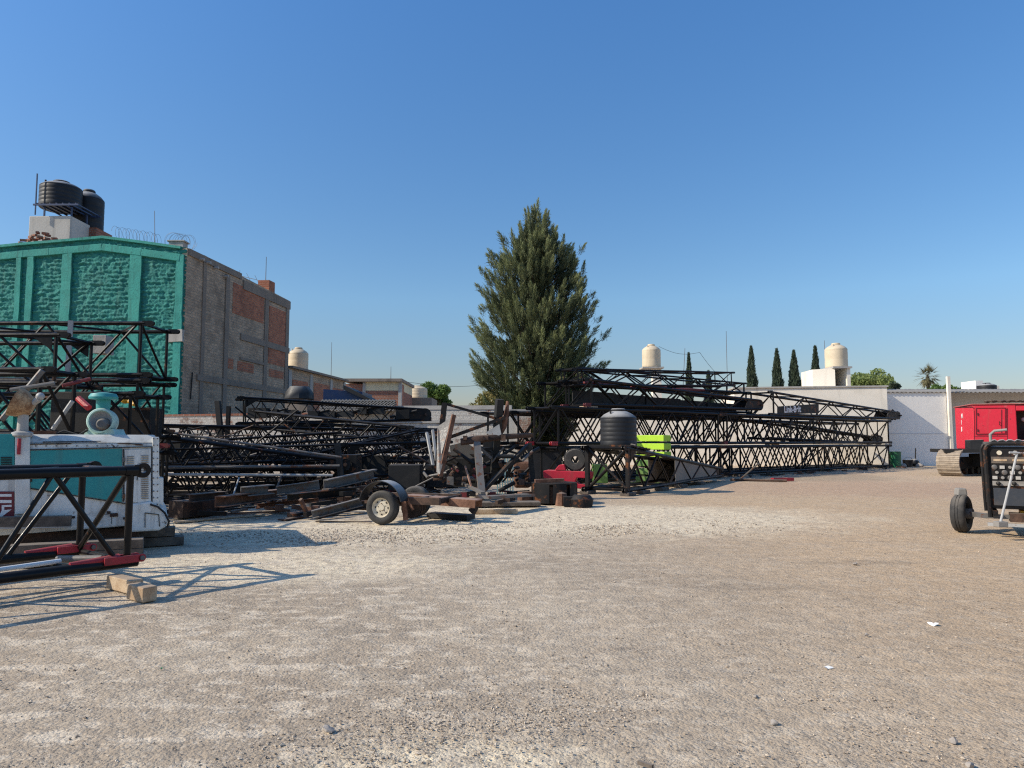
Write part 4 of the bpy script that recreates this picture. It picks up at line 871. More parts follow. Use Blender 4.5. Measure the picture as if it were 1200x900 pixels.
lat_px('upper tapered boom section ending in a dark sheave tip over the middle pile', (277, 25), (492, 27.6), 2.22, 2.42, 1.2, .88, .55, .40, 8, tip=.16, plates=True)
lat_px('tapered boom section sloping down to the right across the middle pile', (150, 18.6), (398, 19.4), .95, .86, 1.1, .84, .5, .22, 9, tip=.08)
lat_px('boom section on the ground at the front of the middle pile', (170, 18.9), (402, 19.9), .10, .10, 1.1, .74, 1.1, .74, 9, lug1='black2')
lat_px('boom section behind the trailer fender at the right of the middle pile', (395, 21.2), (512, 23), .55, .62, 1.1, .95, 1.1, .95, 5, plates=True)
lat_px('far boom section against the whitewashed wall in the middle pile', (215, 28.2), (490, 29.3), .95, .9, 1.3, 1.15, 1.3, 1.15, 9)
lat_px('lowest far boom section at the foot of the whitewashed wall', (205, 28.2), (495, 29.3), .08, .08, 1.3, .82, 1.3, .82, 9)
lat_px('slim jib section crossing the middle pile at a slant', (300, 21.4), (505, 24.6), 1.0, 1.45, .7, .5, .6, .45, 9, cr=.032, lr=.018)
lat_px('slim jib section lying behind the sloping tapered one', (190, 20.9), (392, 21.6), 1.0, 1.3, .7, .55, .7, .55, 8, cr=.032, lr=.018)
lat_px('dark boom section lying crosswise over the bright railed one', (300, 24.2), (470, 23.0), 2.05, 1.62, .9, .55, .7, .45, 8, cr=.04)
lat_px('second tier boom section behind the bright railed one at the left', (180, 24.8), (380, 26.2), 1.15, 1.2, 1.2, .95, 1.2, .95, 9)
lat_px('second tier boom section under the upper tapered one', (330, 25.6), (505, 28), 1.25, 1.15, 1.2, 1.0, 1.2, .9, 8, plates=True)
lat_px('low boom section just behind the front one of the middle pile', (175, 20.3), (410, 21.2), .1, .1, 1.1, .9, 1.1, .9, 9)
lat_px('low boom section at the right of the middle pile behind the scrap beams', (330, 21.8), (500, 22.6), .08, .08, 1.2, .9, 1.2, .9, 7)
lat_px('narrow jib section lying on the low front booms of the middle pile', (200, 19.4), (395, 20.2), .98, 1.1, .6, .4, .6, .4, 10, cr=.03, lr=.016)
lat_px('narrow dark jib section sloping up to the right behind the scrap', (345, 20.6), (488, 22.6), .7, 1.55, .6, .45, .5, .4, 8, cr=.032, lr=.018)
for row in (('big_gearbox', 'large black gearbox in the dark at the left of the middle pile', 182, 212, 512, 552, 21.8, 1.0, 'dark', 'gearbox'), ('winch_drum_box', 'black winch housing deep in the middle pile', 248, 292, 522, 556, 23.6, .9, 'dark', 'winch'),
            ('steel_chest', 'black steel chest among the low booms of the middle pile', 330, 362, 540, 570, 21.5, .8, 'dark', 'chest'), ('sheave_block', 'dark sheave block at the right end of the sloping tapered section', 393, 418, 533, 566, 19.9, .7, 'black2', 'sheave block'),
            ('pump_unit', 'black pump unit behind the grey channels in the scrap', 420, 452, 534, 560, 22.2, .8, 'dark', 'pump'), ('plate_stack', 'stack of dark plates behind the trailer mudguard', 455, 492, 545, 575, 20.4, .9, 'dark', 'plates')):
    slab(*row)
for i, (a, b, Y, w_, m_, l) in enumerate((((255, 470), (262, 545), 24.6, .16, 'dark', 'leftmost black post standing in the middle pile'), ((479, 500), (482, 560), 23.4, .16, 'black2', 'black post with a bracket standing at the right of the middle pile'), ((268, 476), (266, 520), 24.4, .12, 'black2', 'second black post from the left in the middle pile'), ((395, 520), (400, 560), 19.4, .14, 'dark', 'short black post at the tip of the sloping section'))):
    tag(MB().bar(at(*a, Y), at(*b, Y), w_, w_).build('steel_post', M[m_]), l, 'post')
for i, (a, b, Ya, Yb, r, m_, l) in enumerate((((190, 548), (398, 546), 18.5, 19.2, .035, 'grey_steel', 'long straight pale pipe along the front of the middle pile'), ((186, 556), (390, 557), 18.4, 19.1, .035, 'light_steel', 'lower long pale pipe along the front of the middle pile'), ((200, 507), (400, 536), 18.3, 18.9, .03, 'grey_steel', 'pale pipe sloping down over the tapered section'), ((268, 596), (280, 560), 17.0, 18.2, .02, 'light_steel', 'thin bright rod leaning on the middle pile'), ((318, 588), (330, 558), 17.2, 18.4, .03, 'black2', 'dark rod leaning on the middle pile'), ((410, 520), (482, 508), 22.6, 22.8, .045, 'grey_steel', 'pale pipe across the right of the middle pile'))):
    tag(MB().tube(at(*a, Ya), at(*b, Yb), r, 8).build('steel_pipe', M[m_]), l, 'pipe')
for i in range(70):
    px_ = random.uniform(185, 500); Y_ = random.uniform(19.5, 27.5); z_ = random.uniform(.15, 2.0); c = V((X_(px_, Y_), Y_, z_)); d_ = V((random.choice((-1, 1)), random.uniform(-.3, .3), random.uniform(-.9, .9))).normalized(); L = random.uniform(.8, 2.4)
    p_, q__ = c - d_ * L / 2, c + d_ * L / 2; p_.z = max(p_.z, .04); q__.z = max(q__.z, .04)
    tag(MB().tube(p_, q__, random.uniform(.014, .035), 6).build('loose_brace', M[('black', 'black2', 'black', 'dark_rust', 'grey_steel', 'black')[i % 6]]), 'thin loose brace bar tangled among the booms of the middle pile', 'brace bar', 'loose brace bars in the middle pile')
yS = 31.7
o = MB(); x0, x1 = X_(376, yS), X_(463, yS); zc = at(420, 481, yS).z + .02
for k in range(5):
    n = 90; vs = []
    for i in range(n + 1):
        x = x0 + (x1 - x0) * i / n + random.uniform(-.01, .01); z = zc + .03 + k * .10 + .035 * math.sin(i * 1.55 + k)
        vs += [(x, yS - .35 + k * .05, z), (x, yS + .5, z), (x, yS - .35 + k * .05, z - .06), (x, yS + .5, z - .06)]
    o.add(vs, [(4 * i, 4 * i + 4, 4 * i + 5, 4 * i + 1) for i in range(n)] + [(4 * i + 2, 4 * i + 3, 4 * i + 7, 4 * i + 6) for i in range(n)] + [(4 * i, 4 * i + 2, 4 * i + 6, 4 * i + 4) for i in range(n)])
tag(o.build('corrugated_sheet_stack', M['asbestos']), 'stack of grey corrugated roofing sheets lying along the top of the boundary wall', 'roofing sheets')
t = thing('tank_pedestal', 'masonry pedestal behind the boundary wall under the faceted black tub', 'pedestal', (X_(350, 33), 33, 0)); MB().box((X_(350, 33), 33, at(350, 469, 33).z / 2), (1.0, 1.0, at(350, 469, 33).z)).build('block', M['concrete_dark'], t)
zb = at(350, 469, 33).z; t = thing('black_tub', 'faceted black plastic tub standing upside down over the boundary wall', 'tub', (X_(350, 33), 33, zb))
MB().lathe([(0, 0), (.62, 0), (.66, .06), (.62, .34), (.42, .62), (0, .64)], (X_(350, 33), 33, zb), n=9).build('shell', M['tank_black'], t)
t = thing('dark_lean_to', 'dark teal sheet metal lean to roof behind the corrugated sheets', 'lean-to', (X_(405, 36), 36, 0))
MB().prism([(X_(378, 36), 36, 0), (X_(424, 36), 36, 0), (X_(424, 36), 36, at(424, 459, 36).z), (X_(378, 36), 36, at(378, 456, 36).z)], (0, 2.5, 0)).build('wall', M['blue_steel'], t)
MB().prism([(X_(402, 35.7), 35.7, at(402, 452, 36).z), (X_(446, 35.7), 35.7, at(446, 474, 36).z), (X_(446, 35.7), 35.7, at(446, 477, 36).z), (X_(402, 35.7), 35.7, at(402, 457, 36).z)], (0, 3, 0)).build('roof', M['dark'], t)

# --- right-hand stack
LA, LB = V((X_(660, 26), 26, 0)), V((X_(1043, 44), 44, 0)); LD = (LB - LA); LBK = V((-LD.y, LD.x, 0)).normalized()
G3 = 'boom sections in the right stack'
def lr_(t, back, z): p = LA + LD * t + LBK * (back + .62); p.z = z; return p
def rsec(label, t0, t1, back, z0, z1, w0, h0, w1=None, h1=None, bays=8, cr=.062, lr=.034, **k): k.update(cr=cr, lr=lr); return lattice(label, lr_(t0, back, z0), lr_(t1, back, z1), w0, h0, w1, h1, int(bays * 1.15), group=G3, **k)
rsec('left section of the bottom front row of the right stack, behind the black tank', 0, .355, 0, .14, .14, 1.25, 1.2, bays=9)
rsec('middle section of the bottom front row of the right stack', .375, .675, 0, .14, .14, 1.25, 1.2, bays=8)
rsec('right section of the bottom front row of the right stack, by the green drum', .695, .99, 0, .14, .14, 1.25, 1.2, bays=9)
rsec('left section of the bottom back row of the right stack', .02, .48, 1.65, .14, .14, 1.25, 1.2, bays=12)
rsec('right section of the bottom back row of the right stack', .5, .985, 1.65, .14, .14, 1.25, 1.2, bays=13)
rsec('left section of the second tier of the right stack, red lugs beside the pine', -.012, .35, 0, 1.52, 1.52, 1.25, 1.28, bays=8, lug0='red')
rsec('middle section of the second tier of the right stack', .37, .66, 0, 1.52, 1.52, 1.25, 1.28, bays=7, lug0='red_dull')
rsec('right section of the second tier of the right stack, below the lettered tip section', .68, .992, 0, 1.52, 1.52, 1.25, 1.28, bays=6, midposts=True)
rsec('back section of the second tier of the right stack, left half', .01, .50, 1.65, 1.52, 1.52, 1.25, 1.2, bays=13)
rsec('back section of the second tier of the right stack, right half', .52, .975, 1.7, 1.52, 1.52, 1.2, 1.15, bays=12)
rsec('third row section on the ground at the back of the right stack, left half', .03, .45, 3.2, .14, .14, 1.25, 1.2, bays=11)
rsec('third row section on the second tier at the back of the right stack, left half', .0, .46, 3.2, 1.52, 1.5, 1.25, 1.2, bays=11)
rsec('tapered section with a dark tip in the second tier, poking past the cream wall corner', .56, 1.045, .75, 1.75, 1.45, 1.1, .85, .5, .35, 9, tip=.10)
rsec('tapered section high on the left of the right stack, dull red end beside the pine', .055, .50, .1, 2.95, 3.15, 1.2, .95, .6, .42, 8, tip=.12, lug0='red_dull')
rsec('slim jib section lying on the very top of the right stack against the sky', .05, .43, .5, 3.72, 4.22, .9, .62, .9, .62, 8, cr=.04, lr=.022)
rsec('boom section in the third tier back row of the right stack', .06, .53, 1.6, 2.92, 3.05, 1.2, 1.0, bays=9)
rsec('fourth tier slim boom section behind the jib on the right stack', .10, .535, 1.7, 4.06, 4.05, 1.0, .5, bays=8, cr=.04)
tipr, tpt = rsec('long tapered section with white lettering on its side plate at the right of the stack', .515, 1.075, 0, 2.90, 3.02, 1.2, 1.08, .7, .36, 9, tip=.13, lug1='red')
for t_, z_, bk, l in ((1.08, 3.02, .0, 'greasy cluster of rope sheaves at the end of the lettered section'), (1.05, 1.55, .75, 'greasy cluster of rope sheaves at the end of the second tier tapered section')):
    c = lr_(t_, bk, z_); o = thing('sheave_cluster', l, 'sheave cluster', c)
    for i in range(7):
        e = c + LD.normalized() * (i * .16 - .55) + V((0, 0, .10 + .25 * random.random())); MB().lathe([(0, -.06), (.2, -.06), (.24, -.1), (.2, -.02), (.2, .02), (.24, .1), (.2, .06), (0, .06)], e, LBK + V((random.uniform(-.3, .3), 0, random.uniform(-.2, .2))), 14).build('sheave', M[('dark', 'dark_rust', 'dark')[i % 3]], o)
# lettered plate on the tip section
dxl = LD.normalized()
pa, pb = tpt(.055, 1, .5), tpt(.40, 1, .5)
if (tpt(.1, -1, .5) - EYE).length < (tpt(.1, 1, .5) - EYE).length: nsd = -1
else: nsd = 1
fo = (tpt(.1, nsd, .5) - tpt(.1, -nsd, .5)).normalized()
def tplate(px, py, off=.055):
    return onp(px, py, tpt(.1, nsd, .5) + fo * off, fo)
q_ = [tplate(914, 476.5), tplate(957, 473.5), tplate(957, 481.5), tplate(914, 486)]
MB().prism([tplate(911, 476.3), tplate(959.5, 473.2), tplate(959.5, 484.2), tplate(911, 486)], -fo * .015).build('letter_plate', M['black2'], tipr)
ob = tplate(919, 483.4, .062); oe = tplate(957.5, 482.0, .062)
text_part('Link-Belt', .46, ob, oe - ob, UP, M['lettering'], tipr, .004, bold=.012)
# dark grating panels between the upper sections
gp = thing('walkway_panels', 'dark steel walkway panels standing between the upper sections of the right stack', 'walkway panels', lr_(.1, 1.0, 2.9))
for i in range(5):
    t0 = .075 + i * .082; a, b = lr_(t0, .95 + .05 * (i % 2), 2.86), lr_(t0 + .088, .95 + .05 * (i % 2), 2.86); MB().prism([a, b, b + UP * (.74 - i * .04), a + UP * (.74 - i * .04)], LBK * .04).build('panel', M['dark'], gp)
rt2 = MB()
for i in range(3): rt2.path([lr_(.07 + i * .1, .2, 3.86) , lr_(.12 + i * .1, .4, 3.90), lr_(.16 + i * .1, .3, 3.93)], [.05, .09, .04], 6)
tag(rt2.build('red_tarp_roll', M['red_dull']), 'faded red rolls lying under the top jib section of the right stack', 'rolls')
for t_, z_, l in ((.20, 1.43, 'short wooden packer under the second tier of the right stack, behind the lime slabs'), (.53, 1.43, 'wooden packer between the tiers at the middle of the right stack'), (.505, 2.84, 'pale wooden block beside the lettered plate'), (.93, 2.84, 'wooden packer under the tip of the lettered section'), (.06, 2.85, 'pale timber lying on the second tier above the black tank')):
    c = lr_(t_, .0, z_ - .0) - LBK * .3; c.z = z_; timber(l, c, .5, .5, .12, dxl if z_ > 2 else LBK, 'wood', 'packer')
for i, t_ in enumerate((.03, .33, .40, .64, .72, .97)):
    c = lr_(t_, .8, .04); o = timber('dark timber sleeper on the ground under the right boom stack', c, 3.4, .22, .09, LBK, 'wood_dark', 'sleeper'); o['group'] = 'sleepers under the right stack'
# debris strip at the foot of the stack
def debris(label, n, fx, m, s0, s1, group, cat='scrap', name='scrap_piece', z=.03):
    for i in range(n):
        p = fx(); a = random.uniform(0, 3.14); d_ = V((math.cos(a), math.sin(a), random.uniform(-.1, .15))).normalized(); L = random.uniform(s0, s1)
        w_, h_ = random.uniform(.04, .14), random.uniform(.03, .10)
        o = MB().bar(V((p[0], p[1], z + h_ / 2)) - d_ * L / 2, V((p[0], p[1], z + h_ / 2)) + d_ * L / 2, w_, h_).jitter(.015, 4)
        if i % 3 == 0: o.box((p[0] + .05, p[1], z + .07), (.16, .14, .13))
        tag(o.build(name, M[m[i % len(m)]]), label, cat, group)
debris('small dark iron scrap on the ground along the front of the right stack', 16, lambda: tuple((lr_(random.uniform(.3, 1.0), -1.0 - random.random() * .5, 0))[:2]), ('dark_rust', 'black2', 'rust', 'dark'), .2, .7, 'iron scrap before the right stack')
p, q = gz(856, 562, .05), gz(922, 563.5, .05); tag(MB().tube(p, q, .05, 8).build('ground_pipe', M['dark_rust']), 'long thin pipe on the ground before the right stack', 'pipe')
p, q = gz(868, 561, .1), gz(889, 543, .75); tag(MB().tube(p, q, .03, 8).build('leaning_bar', M['grey_steel']), 'thin bar leaning on the bottom row of the right stack', 'steel bar')
p = gz(905, 562, .08); tag(MB().bar(p, p + V((.9, .25, 0)), .2, .12).build('red_plate', M['red']), 'red iron piece lying by the long pipe before the right stack', 'iron piece')
# ------------------------------------------------------------------ wheels
def wheel(par, c, axis, rad, wd, rimm='rim', holes=8, name='wheel'):
    c = V(c); ax = V(axis).normalized(); r = rad; h = wd / 2
    wroot = MB().lathe([(r * .58, -h * .8), (r * .70, -h * .98), (r * .86, -h), (r * .96, -h * .80), (r, -h * .5), (r, -h * .28), (r * .975, -h * .25), (r * .975, -h * .15), (r, -h * .12), (r, h * .12), (r * .975, h * .15), (r * .975, h * .25), (r, h * .28), (r, h * .5), (r * .96, h * .80), (r * .86, h), (r * .70, h * .98), (r * .58, h * .8)], c, ax, 48, close=True).build('tyre' if par is None else 'wheel', M['tyre'], par)
    o = MB().lathe([(0, h * .52), (r * .16, h * .52), (r * .18, h * .35), (r * .34, h * .42), (r * .47, h * .30), (r * .53, h * .55), (r * .585, h * .80), (r * .60, h * .78), (r * .60, -h * .78), (r * .5, -h * .6), (0, -h * .5)], c, ax, 40).build('rim', M[rimm], wroot)
    a = ax.orthogonal().normalized(); b = ax.cross(a); o = MB()
    for i in range(holes):
        t = 6.283 * i / holes; p = c + (a * math.cos(t) + b * math.sin(t)) * r * .40
        o.tube(p + ax * h * .36, p + ax * h * .395, r * .055, 10)
    o.build('rim_holes', M['dark'], wroot)
    for i in range(5):
        t = 6.283 * i / 5 + .3; p = c + (a * math.cos(t) + b * math.sin(t)) * r * .24; MB().tube(p + ax * h * .34, p + ax * h * .5, r * .03, 6).build('wheel_nut', M['grey_steel'], wroot)
    return wroot

# ------------------------------------------------------------------ the teal and white machine
MN = V((.44, -.90, 0)).normalized(); MU = V((-MN.y, MN.x, 0)); MP = V((X_(185, 10.8), 10.8, 0))
def mf(px, py, off=0.0): return onp(px, py, MP + MN * off, MN)
mc = thing('crane_upper', 'white machine house with big teal side panels, off its tracks at the left edge', 'machine house', MP)
IN = -MN * 2.3
def mplate(name, pts, m, off, th, bevel=0): return MB().prism([mf(x, y, off) for x, y in pts], -MN * th).build(name, M[m], mc, bevel)
MB().prism([mf(-110, 519), mf(186, 519), mf(186, 604), mf(166, 615), mf(120, 619), mf(-110, 636)], IN).build('body', M['white_paint'], mc, .025)
a, b = mf(-110, 519), mf(186, 519); h = UP * .12
c1, c2 = a - MN * .2 + h, b - MN * .12 + h - MU * .06
d1, d2 = a + IN + MN * .2 + h, b + IN + MN * .15 + h - MU * .06
MB().add([a + UP * .003, b + UP * .003, c2, c1, d1, d2, a + IN + UP * .003, b + IN + UP * .003], [(0, 1, 2, 3), (3, 2, 5, 4), (4, 5, 7, 6), (1, 7, 5, 2), (0, 3, 4, 6)]).build('roof_hood', M['white_paint'], mc, .02)
mplate('counterweight', [(150, 591), (177, 587), (190, 596), (197, 609), (195, 617), (186, 622), (150, 624)], 'white_paint', .05, 2.38, .03)
mplate('side_panel', [(35.5, 528), (143, 525.5), (143, 588.5), (100, 582), (35.5, 571.5)], 'teal', .014, .05, .006)
mplate('side_panel', [(-110, 508.5), (17, 508.5), (17, 551), (-110, 552)], 'teal', .02, .06, .006)
mplate('corner_post', [(17.5, 512), (35, 512), (35, 602), (17.5, 603)], 'white_paint', .035, .09, .012)
mplate('rear_post', [(178.5, 512), (186.5, 512), (186.5, 601), (178.5, 600)], 'white_paint', .02, .08, .012)
mplate('rear_flange', [(184, 559), (191.5, 560), (191.5, 592), (184, 590)], 'white_paint', .0, .3, .01)
dr = mplate('engine_door', [(146, 527), (177, 526), (177, 591), (146, 587)], 'white_paint', .018, .05, .006)
for x0, x1, y0, y1 in ((149, 157, 534, 561), (165.5, 174, 533, 585)):
    o = MB(); n = int((y1 - y0) / 2.4)
    for i in range(n):
        y = y0 + (y1 - y0) * (i + .5) / n; p, q = mf(x0, y, .024), mf(x1, y, .024); o.bar(p, q, .012, .012)
    o.build('louvre', M['concrete_dark'], dr)
o = MB()
for l in (((35.5, 527), (178, 523.5)), ((36, 572.5), (100, 583)), ((100, 583), (146, 590)), ((146, 590), (186, 596)), ((50, 517.8), (118, 517.0)), ((144.6, 526), (144.6, 588)), ((178, 524), (178, 592))):
    o.bar(mf(*l[0], .012), mf(*l[1], .012), .022, .012)
o.build('panel_seams', M['dark'], mc)
o = MB()
for l in (((118, 603), (131, 602)), ((131, 602), (131, 614)), ((118, 603), (118, 606)), ((170, 601), (186, 603)), ((170, 601), (170, 618)), ((186, 603), (187, 617))): o.bar(mf(*l[0], .056), mf(*l[1], .056), .016, .01)
o.build('hatch_outline', M['dark'], mc)
pts = [mf(176, 591, .07), mf(185, 594, .08), mf(193, 601, .09), mf(198, 611, .08), mf(196, 618, .07)]; MB().path(pts, .016, 6).build('hose', M['dark'], mc)
for px, py, w_, h_ in ((134, 603, .1, .05), (128, 600, .05, .03), (80, 606, .16, .03), (92, 598, .04, .05), (60, 520.5, .5, .012), (152, 520, .3, .012), (37, 560, .03, .1), (178, 575, .04, .06), (163, 521, .10, .02), (150, 608, .12, .03)):
    MB().box(mf(px, py, .056 if px > 149 and py > 590 else .009), (w_, .012, h_), (MU, MN, UP)).jitter(.02, 9).build('paint_chip', M['dark_rust'], mc)
sg = mplate('sign_panel', [(-30, 576), (16.5, 576), (16.5, 607), (-30, 608)], 'maroon', .012, .02)
o = MB()
for pg in ([(-30, 579), (13.5, 579), (13.5, 582), (-30, 582)], [(-30, 586), (13.5, 586), (13.5, 589.5), (-30, 589.5)], [(-30, 579), (-20, 579), (-20, 589.5), (-30, 589.5)], [(2, 592), (5, 592), (5, 598), (2, 598)], [(5, 592), (13.5, 591.5), (13.5, 594), (5, 594)], [(2, 598), (13.5, 597), (2, 605.5), (-6, 605.5), (-6, 602.5), (0, 602.5)], [(-30, 592), (-10, 592), (-10, 596), (-30, 596)], [(-30, 600), (-12, 600), (-12, 604), (-30, 604)]):
    o.prism([mf(x, y, .0165) for x, y in pg], -MN * .004)
o.build('sign_strokes', M['lettering'], sg)
MB().prism([mf(-110, 634, -.25), mf(160, 618, -.25), mf(160, 632, -.25), mf(-110, 655, -.25)], -MN * 1.7).build('base_frame', M['dark_rust'], mc)
o = MB()
for i in range(11):
    for x_ in (180, 184.8): p = mf(x_, 514 + i * 7.7, .03); o.tube(p - MN * .02, p + MN * .006, .010, 6)
for i in range(9): p = mf(42 + i * 12, 522.5, .002); o.tube(p - MN * .02, p + MN * .008, .010, 6)
o.build('rivets', M['grey_steel'], mc)
for y_ in (536, 579): MB().bar(mf(145.2, y_, .03), mf(145.2, y_ + 5, .03), .02, .03).build('hinge', M['grey_steel'], dr)
p = mf(161, 556, .02); MB().path([p, p + MN * .03, p + MN * .03 - UP * .08, p - UP * .08], .007, 6).build('door_handle', M['dark'], dr)
o = MB()
for i in range(7): o.bar(mf(1, 536 + i * 2, .026), mf(14, 536 + i * 2, .026), .012, .012)
o.build('side_louvre', M['dark'], mc)
MB().path([mf(60, 511, -.3), mf(75, 505, -.32), mf(92, 510, -.3), mf(104, 503, -.4)], .018, 6).build('roof_hose', M['dark'], mc)
MB().box(mf(52, 510.5, -.3) + UP * .02, (.3, .2, .06), (MU, MN, UP)).jitter(.03, 6).build('roof_scrap', M['rust'], mc)
# roof pieces of the machine, carried by it
ac = mf(119, 493.5, -.35); r_ = .195; AX_ = (.34, -.93, .04)
o = MB().lathe([(0, -.28), (r_ * .9, -.28), (r_, -.24), (r_, .03), (r_ * .92, .08), (r_ * .80, .09), (r_ * .72, .05)], ac, AX_, 36).build('air_cleaner', M['mint'], mc)
MB().lathe([(r_ * .73, .052), (r_ * .5, .0), (0, -.02)], ac, AX_, 36).build('intake_dish', M['light_steel'], o)
MB().lathe([(0, .20), (r_ * .26, .20), (r_ * .48, .06), (r_ * .52, -.02)], ac + V((.03, 0, -.05)), AX_, 24).build('outlet_cone', M['grey_steel'], o)
MB().lathe([(.09, 0), (.10, .16), (.19, .17), (.20, .20), (.17, .25), (.06, .27), (0, .27)], ac + V((-.02, .06, r_ * .82)), (0, 0, 1), 28).build('rain_cap', M['teal'], o)
MB().prism([ac + V((-.26, -.05, -.34)), ac + V((.30, -.05, -.34)), ac + V((.20, -.05, -.12)), ac + V((-.2, -.05, -.12))], (0, .3, 0)).build('mount', M['mint'], o)
pp = mf(26, 512, -.05)
MB().tube(pp - UP * .02, pp + UP * .42, .075, 14, .06).build('mast_stub', M['concrete'], mc)
MB().lathe([(.11, 0), (.13, .02), (.13, .06), (.08, .08)], pp + UP * .0, n=16).build('mast_flange', M['light_steel'], mc)
ht = mf(23, 512, .05); MB().tube(ht - UP * .02, ht - UP * .24 + MN * .01, .022, 8).build('red_handle', M['red'], mc)
lp = thing('rusty_lamp', 'rusty bell shaped work lamp on a stub at the left end of the teal machine', 'lamp', pp + UP * .42)
lc = mf(22, 472, -.05); MB().lathe([(0, -.20), (.10, -.19), (.19, -.04), (.215, .06), (.20, .06), (.10, -.08), (0, -.1)], lc, (-.75, -.35, .35), 28).build('bell', M['rust_orange'], lp)
MB().path([pp + UP * .42, pp + UP * .5 + MU * .02, lc + V((.1, 0, -.08)), lc + V((.2, .02, -.0)), lc + V((.27, .02, .06))], [.06, .05, .05, .04, .05], 8).build('arm', M['concrete'], lp)
MB().sphere(lc + V((.28, .02, .09)), .055, 10, 8).build('knob', M['light_steel'], lp)
MB().lathe([(0, 0), (.12, 0), (.12, .03), (0, .03)], pp + UP * .42, n=16).build('swivel', M['dark_rust'], lp)
p, q = mf(-30, 613, .12), mf(83.5, 610.5, .12); tag(MB().bar(p, q, .10, .15).jitter(.006, 4).build('timber_beam', M['wood_dark'], None, .008), 'long brown timber leaning along the foot of the teal machine', 'timber')
mb_ = MB().bar(mf(-30, 619, .10), mf(83, 616.4, .10), .14, .025).build('ledge', M['concrete'], mc)
cb = gz(168, 634, .11); o = thing('timber_crib', 'dark timber crib under the rear of the teal machine', 'timber crib', (cb.x, cb.y, 0))
for i in range(2):
    MB().box((cb.x - .0, cb.y + .25, .07 + .145 * i), (.9 - .25 * i, .28, .13), (MU, -MN, UP)).jitter(.01, 4).build('timber', M['wood_dark'], o, .008)
cb = gz(60, 655, .1); o = thing('timber_crib', 'timber crib under the middle of the teal machine behind the nearest boom section', 'timber crib', (cb.x, cb.y, 0))
for i in range(2): MB().box((cb.x, cb.y + .55, .06 + .125 * i), (1.6, .3, .12), (MU, -MN, UP)).jitter(.01, 4).build('timber', M['wood_dark'], o, .008)
# weeds by the crib
vs, fs_ = [], []
cw_ = gz(172, 626, .0)
for i in range(70):
    p = V((cw_.x + random.gauss(0, .14), cw_.y + random.gauss(0, .06), .12)); d_ = V((random.gauss(0, .5), random.gauss(0, .3), 1)).normalized(); L = random.uniform(.1, .28); n0 = len(vs)
    vs += [p - V((.006, 0, 0)), p + V((.006, 0, 0)), p + d_ * L]; fs_.append((n0, n0 + 1, n0 + 2))
tag(fast_mesh('weed_tuft', np.array([tuple(v) for v in vs]), np.array(fs_), M['leaf_dry']), 'dry weed tuft growing at the rear of the teal machine', 'weeds')

# ------------------------------------------------------------------ trailer
wc = gz(447.5, 615, 0); wax = V((-.30, -.95, 0)).normalized()
tr = thing('scrap_trailer', 'old single axle trailer with a cream rim wheel and a curved black mudguard', 'trailer', (wc.x, wc.y, 0)); RW = .325
w1_ = V((wc.x, wc.y + .08, RW)); wheel(tr, w1_, wax, RW, .22)
w2_ = w1_ - wax * 1.5; wheel(tr, w2_, -wax, RW, .22)
MB().tube(w1_ - wax * .1, w2_ + wax * .1, .04, 8).build('axle', M['dark_rust'], tr)
ref = wax.cross(UP)
MB().lathe([(.44, -.17), (.455, -.17), (.455, .16), (.44, .16)], w1_ + UP * .06 - wax * .02, wax, 22, close=True, sweep=(8, 172), ref=ref if ref.x > 0 else -ref).build('mudguard', M['tank_black'], tr)
tu = V((-wax.y, wax.x, 0)); tu = tu if tu.x > 0 else -tu
fr = w1_ - wax * .22 + UP * .12
MB().bar(fr - tu * .5, fr + tu * 1.1, .08, .14).build('side_frame', M['dark_rust'], tr)
MB().bar(fr - wax * 1.1 - tu * .5, fr - wax * 1.1 + tu * 1.1, .08, .14).build('side_frame', M['dark_rust'], tr)
for k in (-.45, .6, 1.05): MB().bar(fr + tu * k, fr + tu * k - wax * 1.1, .08, .1).build('cross_member', M['black2'], tr)
o = MB().bar(w1_ + tu * .42 - wax * .15 - UP * .25, w1_ + tu * .36 - wax * .15 + UP * .25, .05, .09).bar(w1_ + tu * .55 - wax * .2 - UP * .05, w1_ + tu * .34 - wax * .2 + UP * .32, .05, .05); o.build('stay', M['rust'], tr)
for i in range(3): MB().lathe([(.0, -.03), (.2 - i * .03, -.03), (.2 - i * .03, .03), (0, .03)], w1_ + tu * (.36 + i * .03) - wax * (.5 + i * .12) - UP * .05, wax, 20).build('brake_drum', M['dark_rust'], tr)
# rusty channel right of the wheel
p, q = gz(479, 580, .50), gz(561, 586, .44)
ch = thing('rusty_channel', 'long rusty pink channel lying flat right of the trailer wheel', 'steel channel', (p + q) / 2 - UP * .1)
MB().bar(p, q, .34, .025).build('web', M['rust_pink'], ch); s_ = (q - p).normalized().cross(UP)
for k in (-1, 1): MB().bar(p + s_ * k * .17 - UP * .07, q + s_ * k * .17 - UP * .07, .022, .15).build('flange', M['rust'], ch)
for p_, q_, w_, h_, m_, l in (((492, 600, .05), (512, 580, .42), .28, .03, 'rust', 'bent rusty plate propping the pink channel'), ((553, 600, .12), (563, 582, .45), .10, .14, 'dark_rust', 'short dark upright under the right end of the pink channel'), ((505, 603, .06), (552, 606, .06), .3, .1, 'dark', 'dark beam on the ground under the pink channel')):
    tag(MB().bar(gz(*p_), gz(*q_), w_, h_).build('steel_piece', M[m_]), l, 'steel piece')
timber('pale timber on the ground right of the pink channel', gz(580, 599.5, .05), 1.0, .12, .10, (1, .04, 0), 'wood', 'timber_plank')
timber('dark broad timber lying behind the pale one right of the pink channel', gz(592, 590, .08), 1.7, .45, .10, (1, .08, 0), 'wood_dark', 'timber_plank')
timber('rusty wedge on the dark timber beside the black drum ring', gz(618, 581, .2), .5, .2, .22, (.8, .6, 0), 'rust', 'steel_wedge')
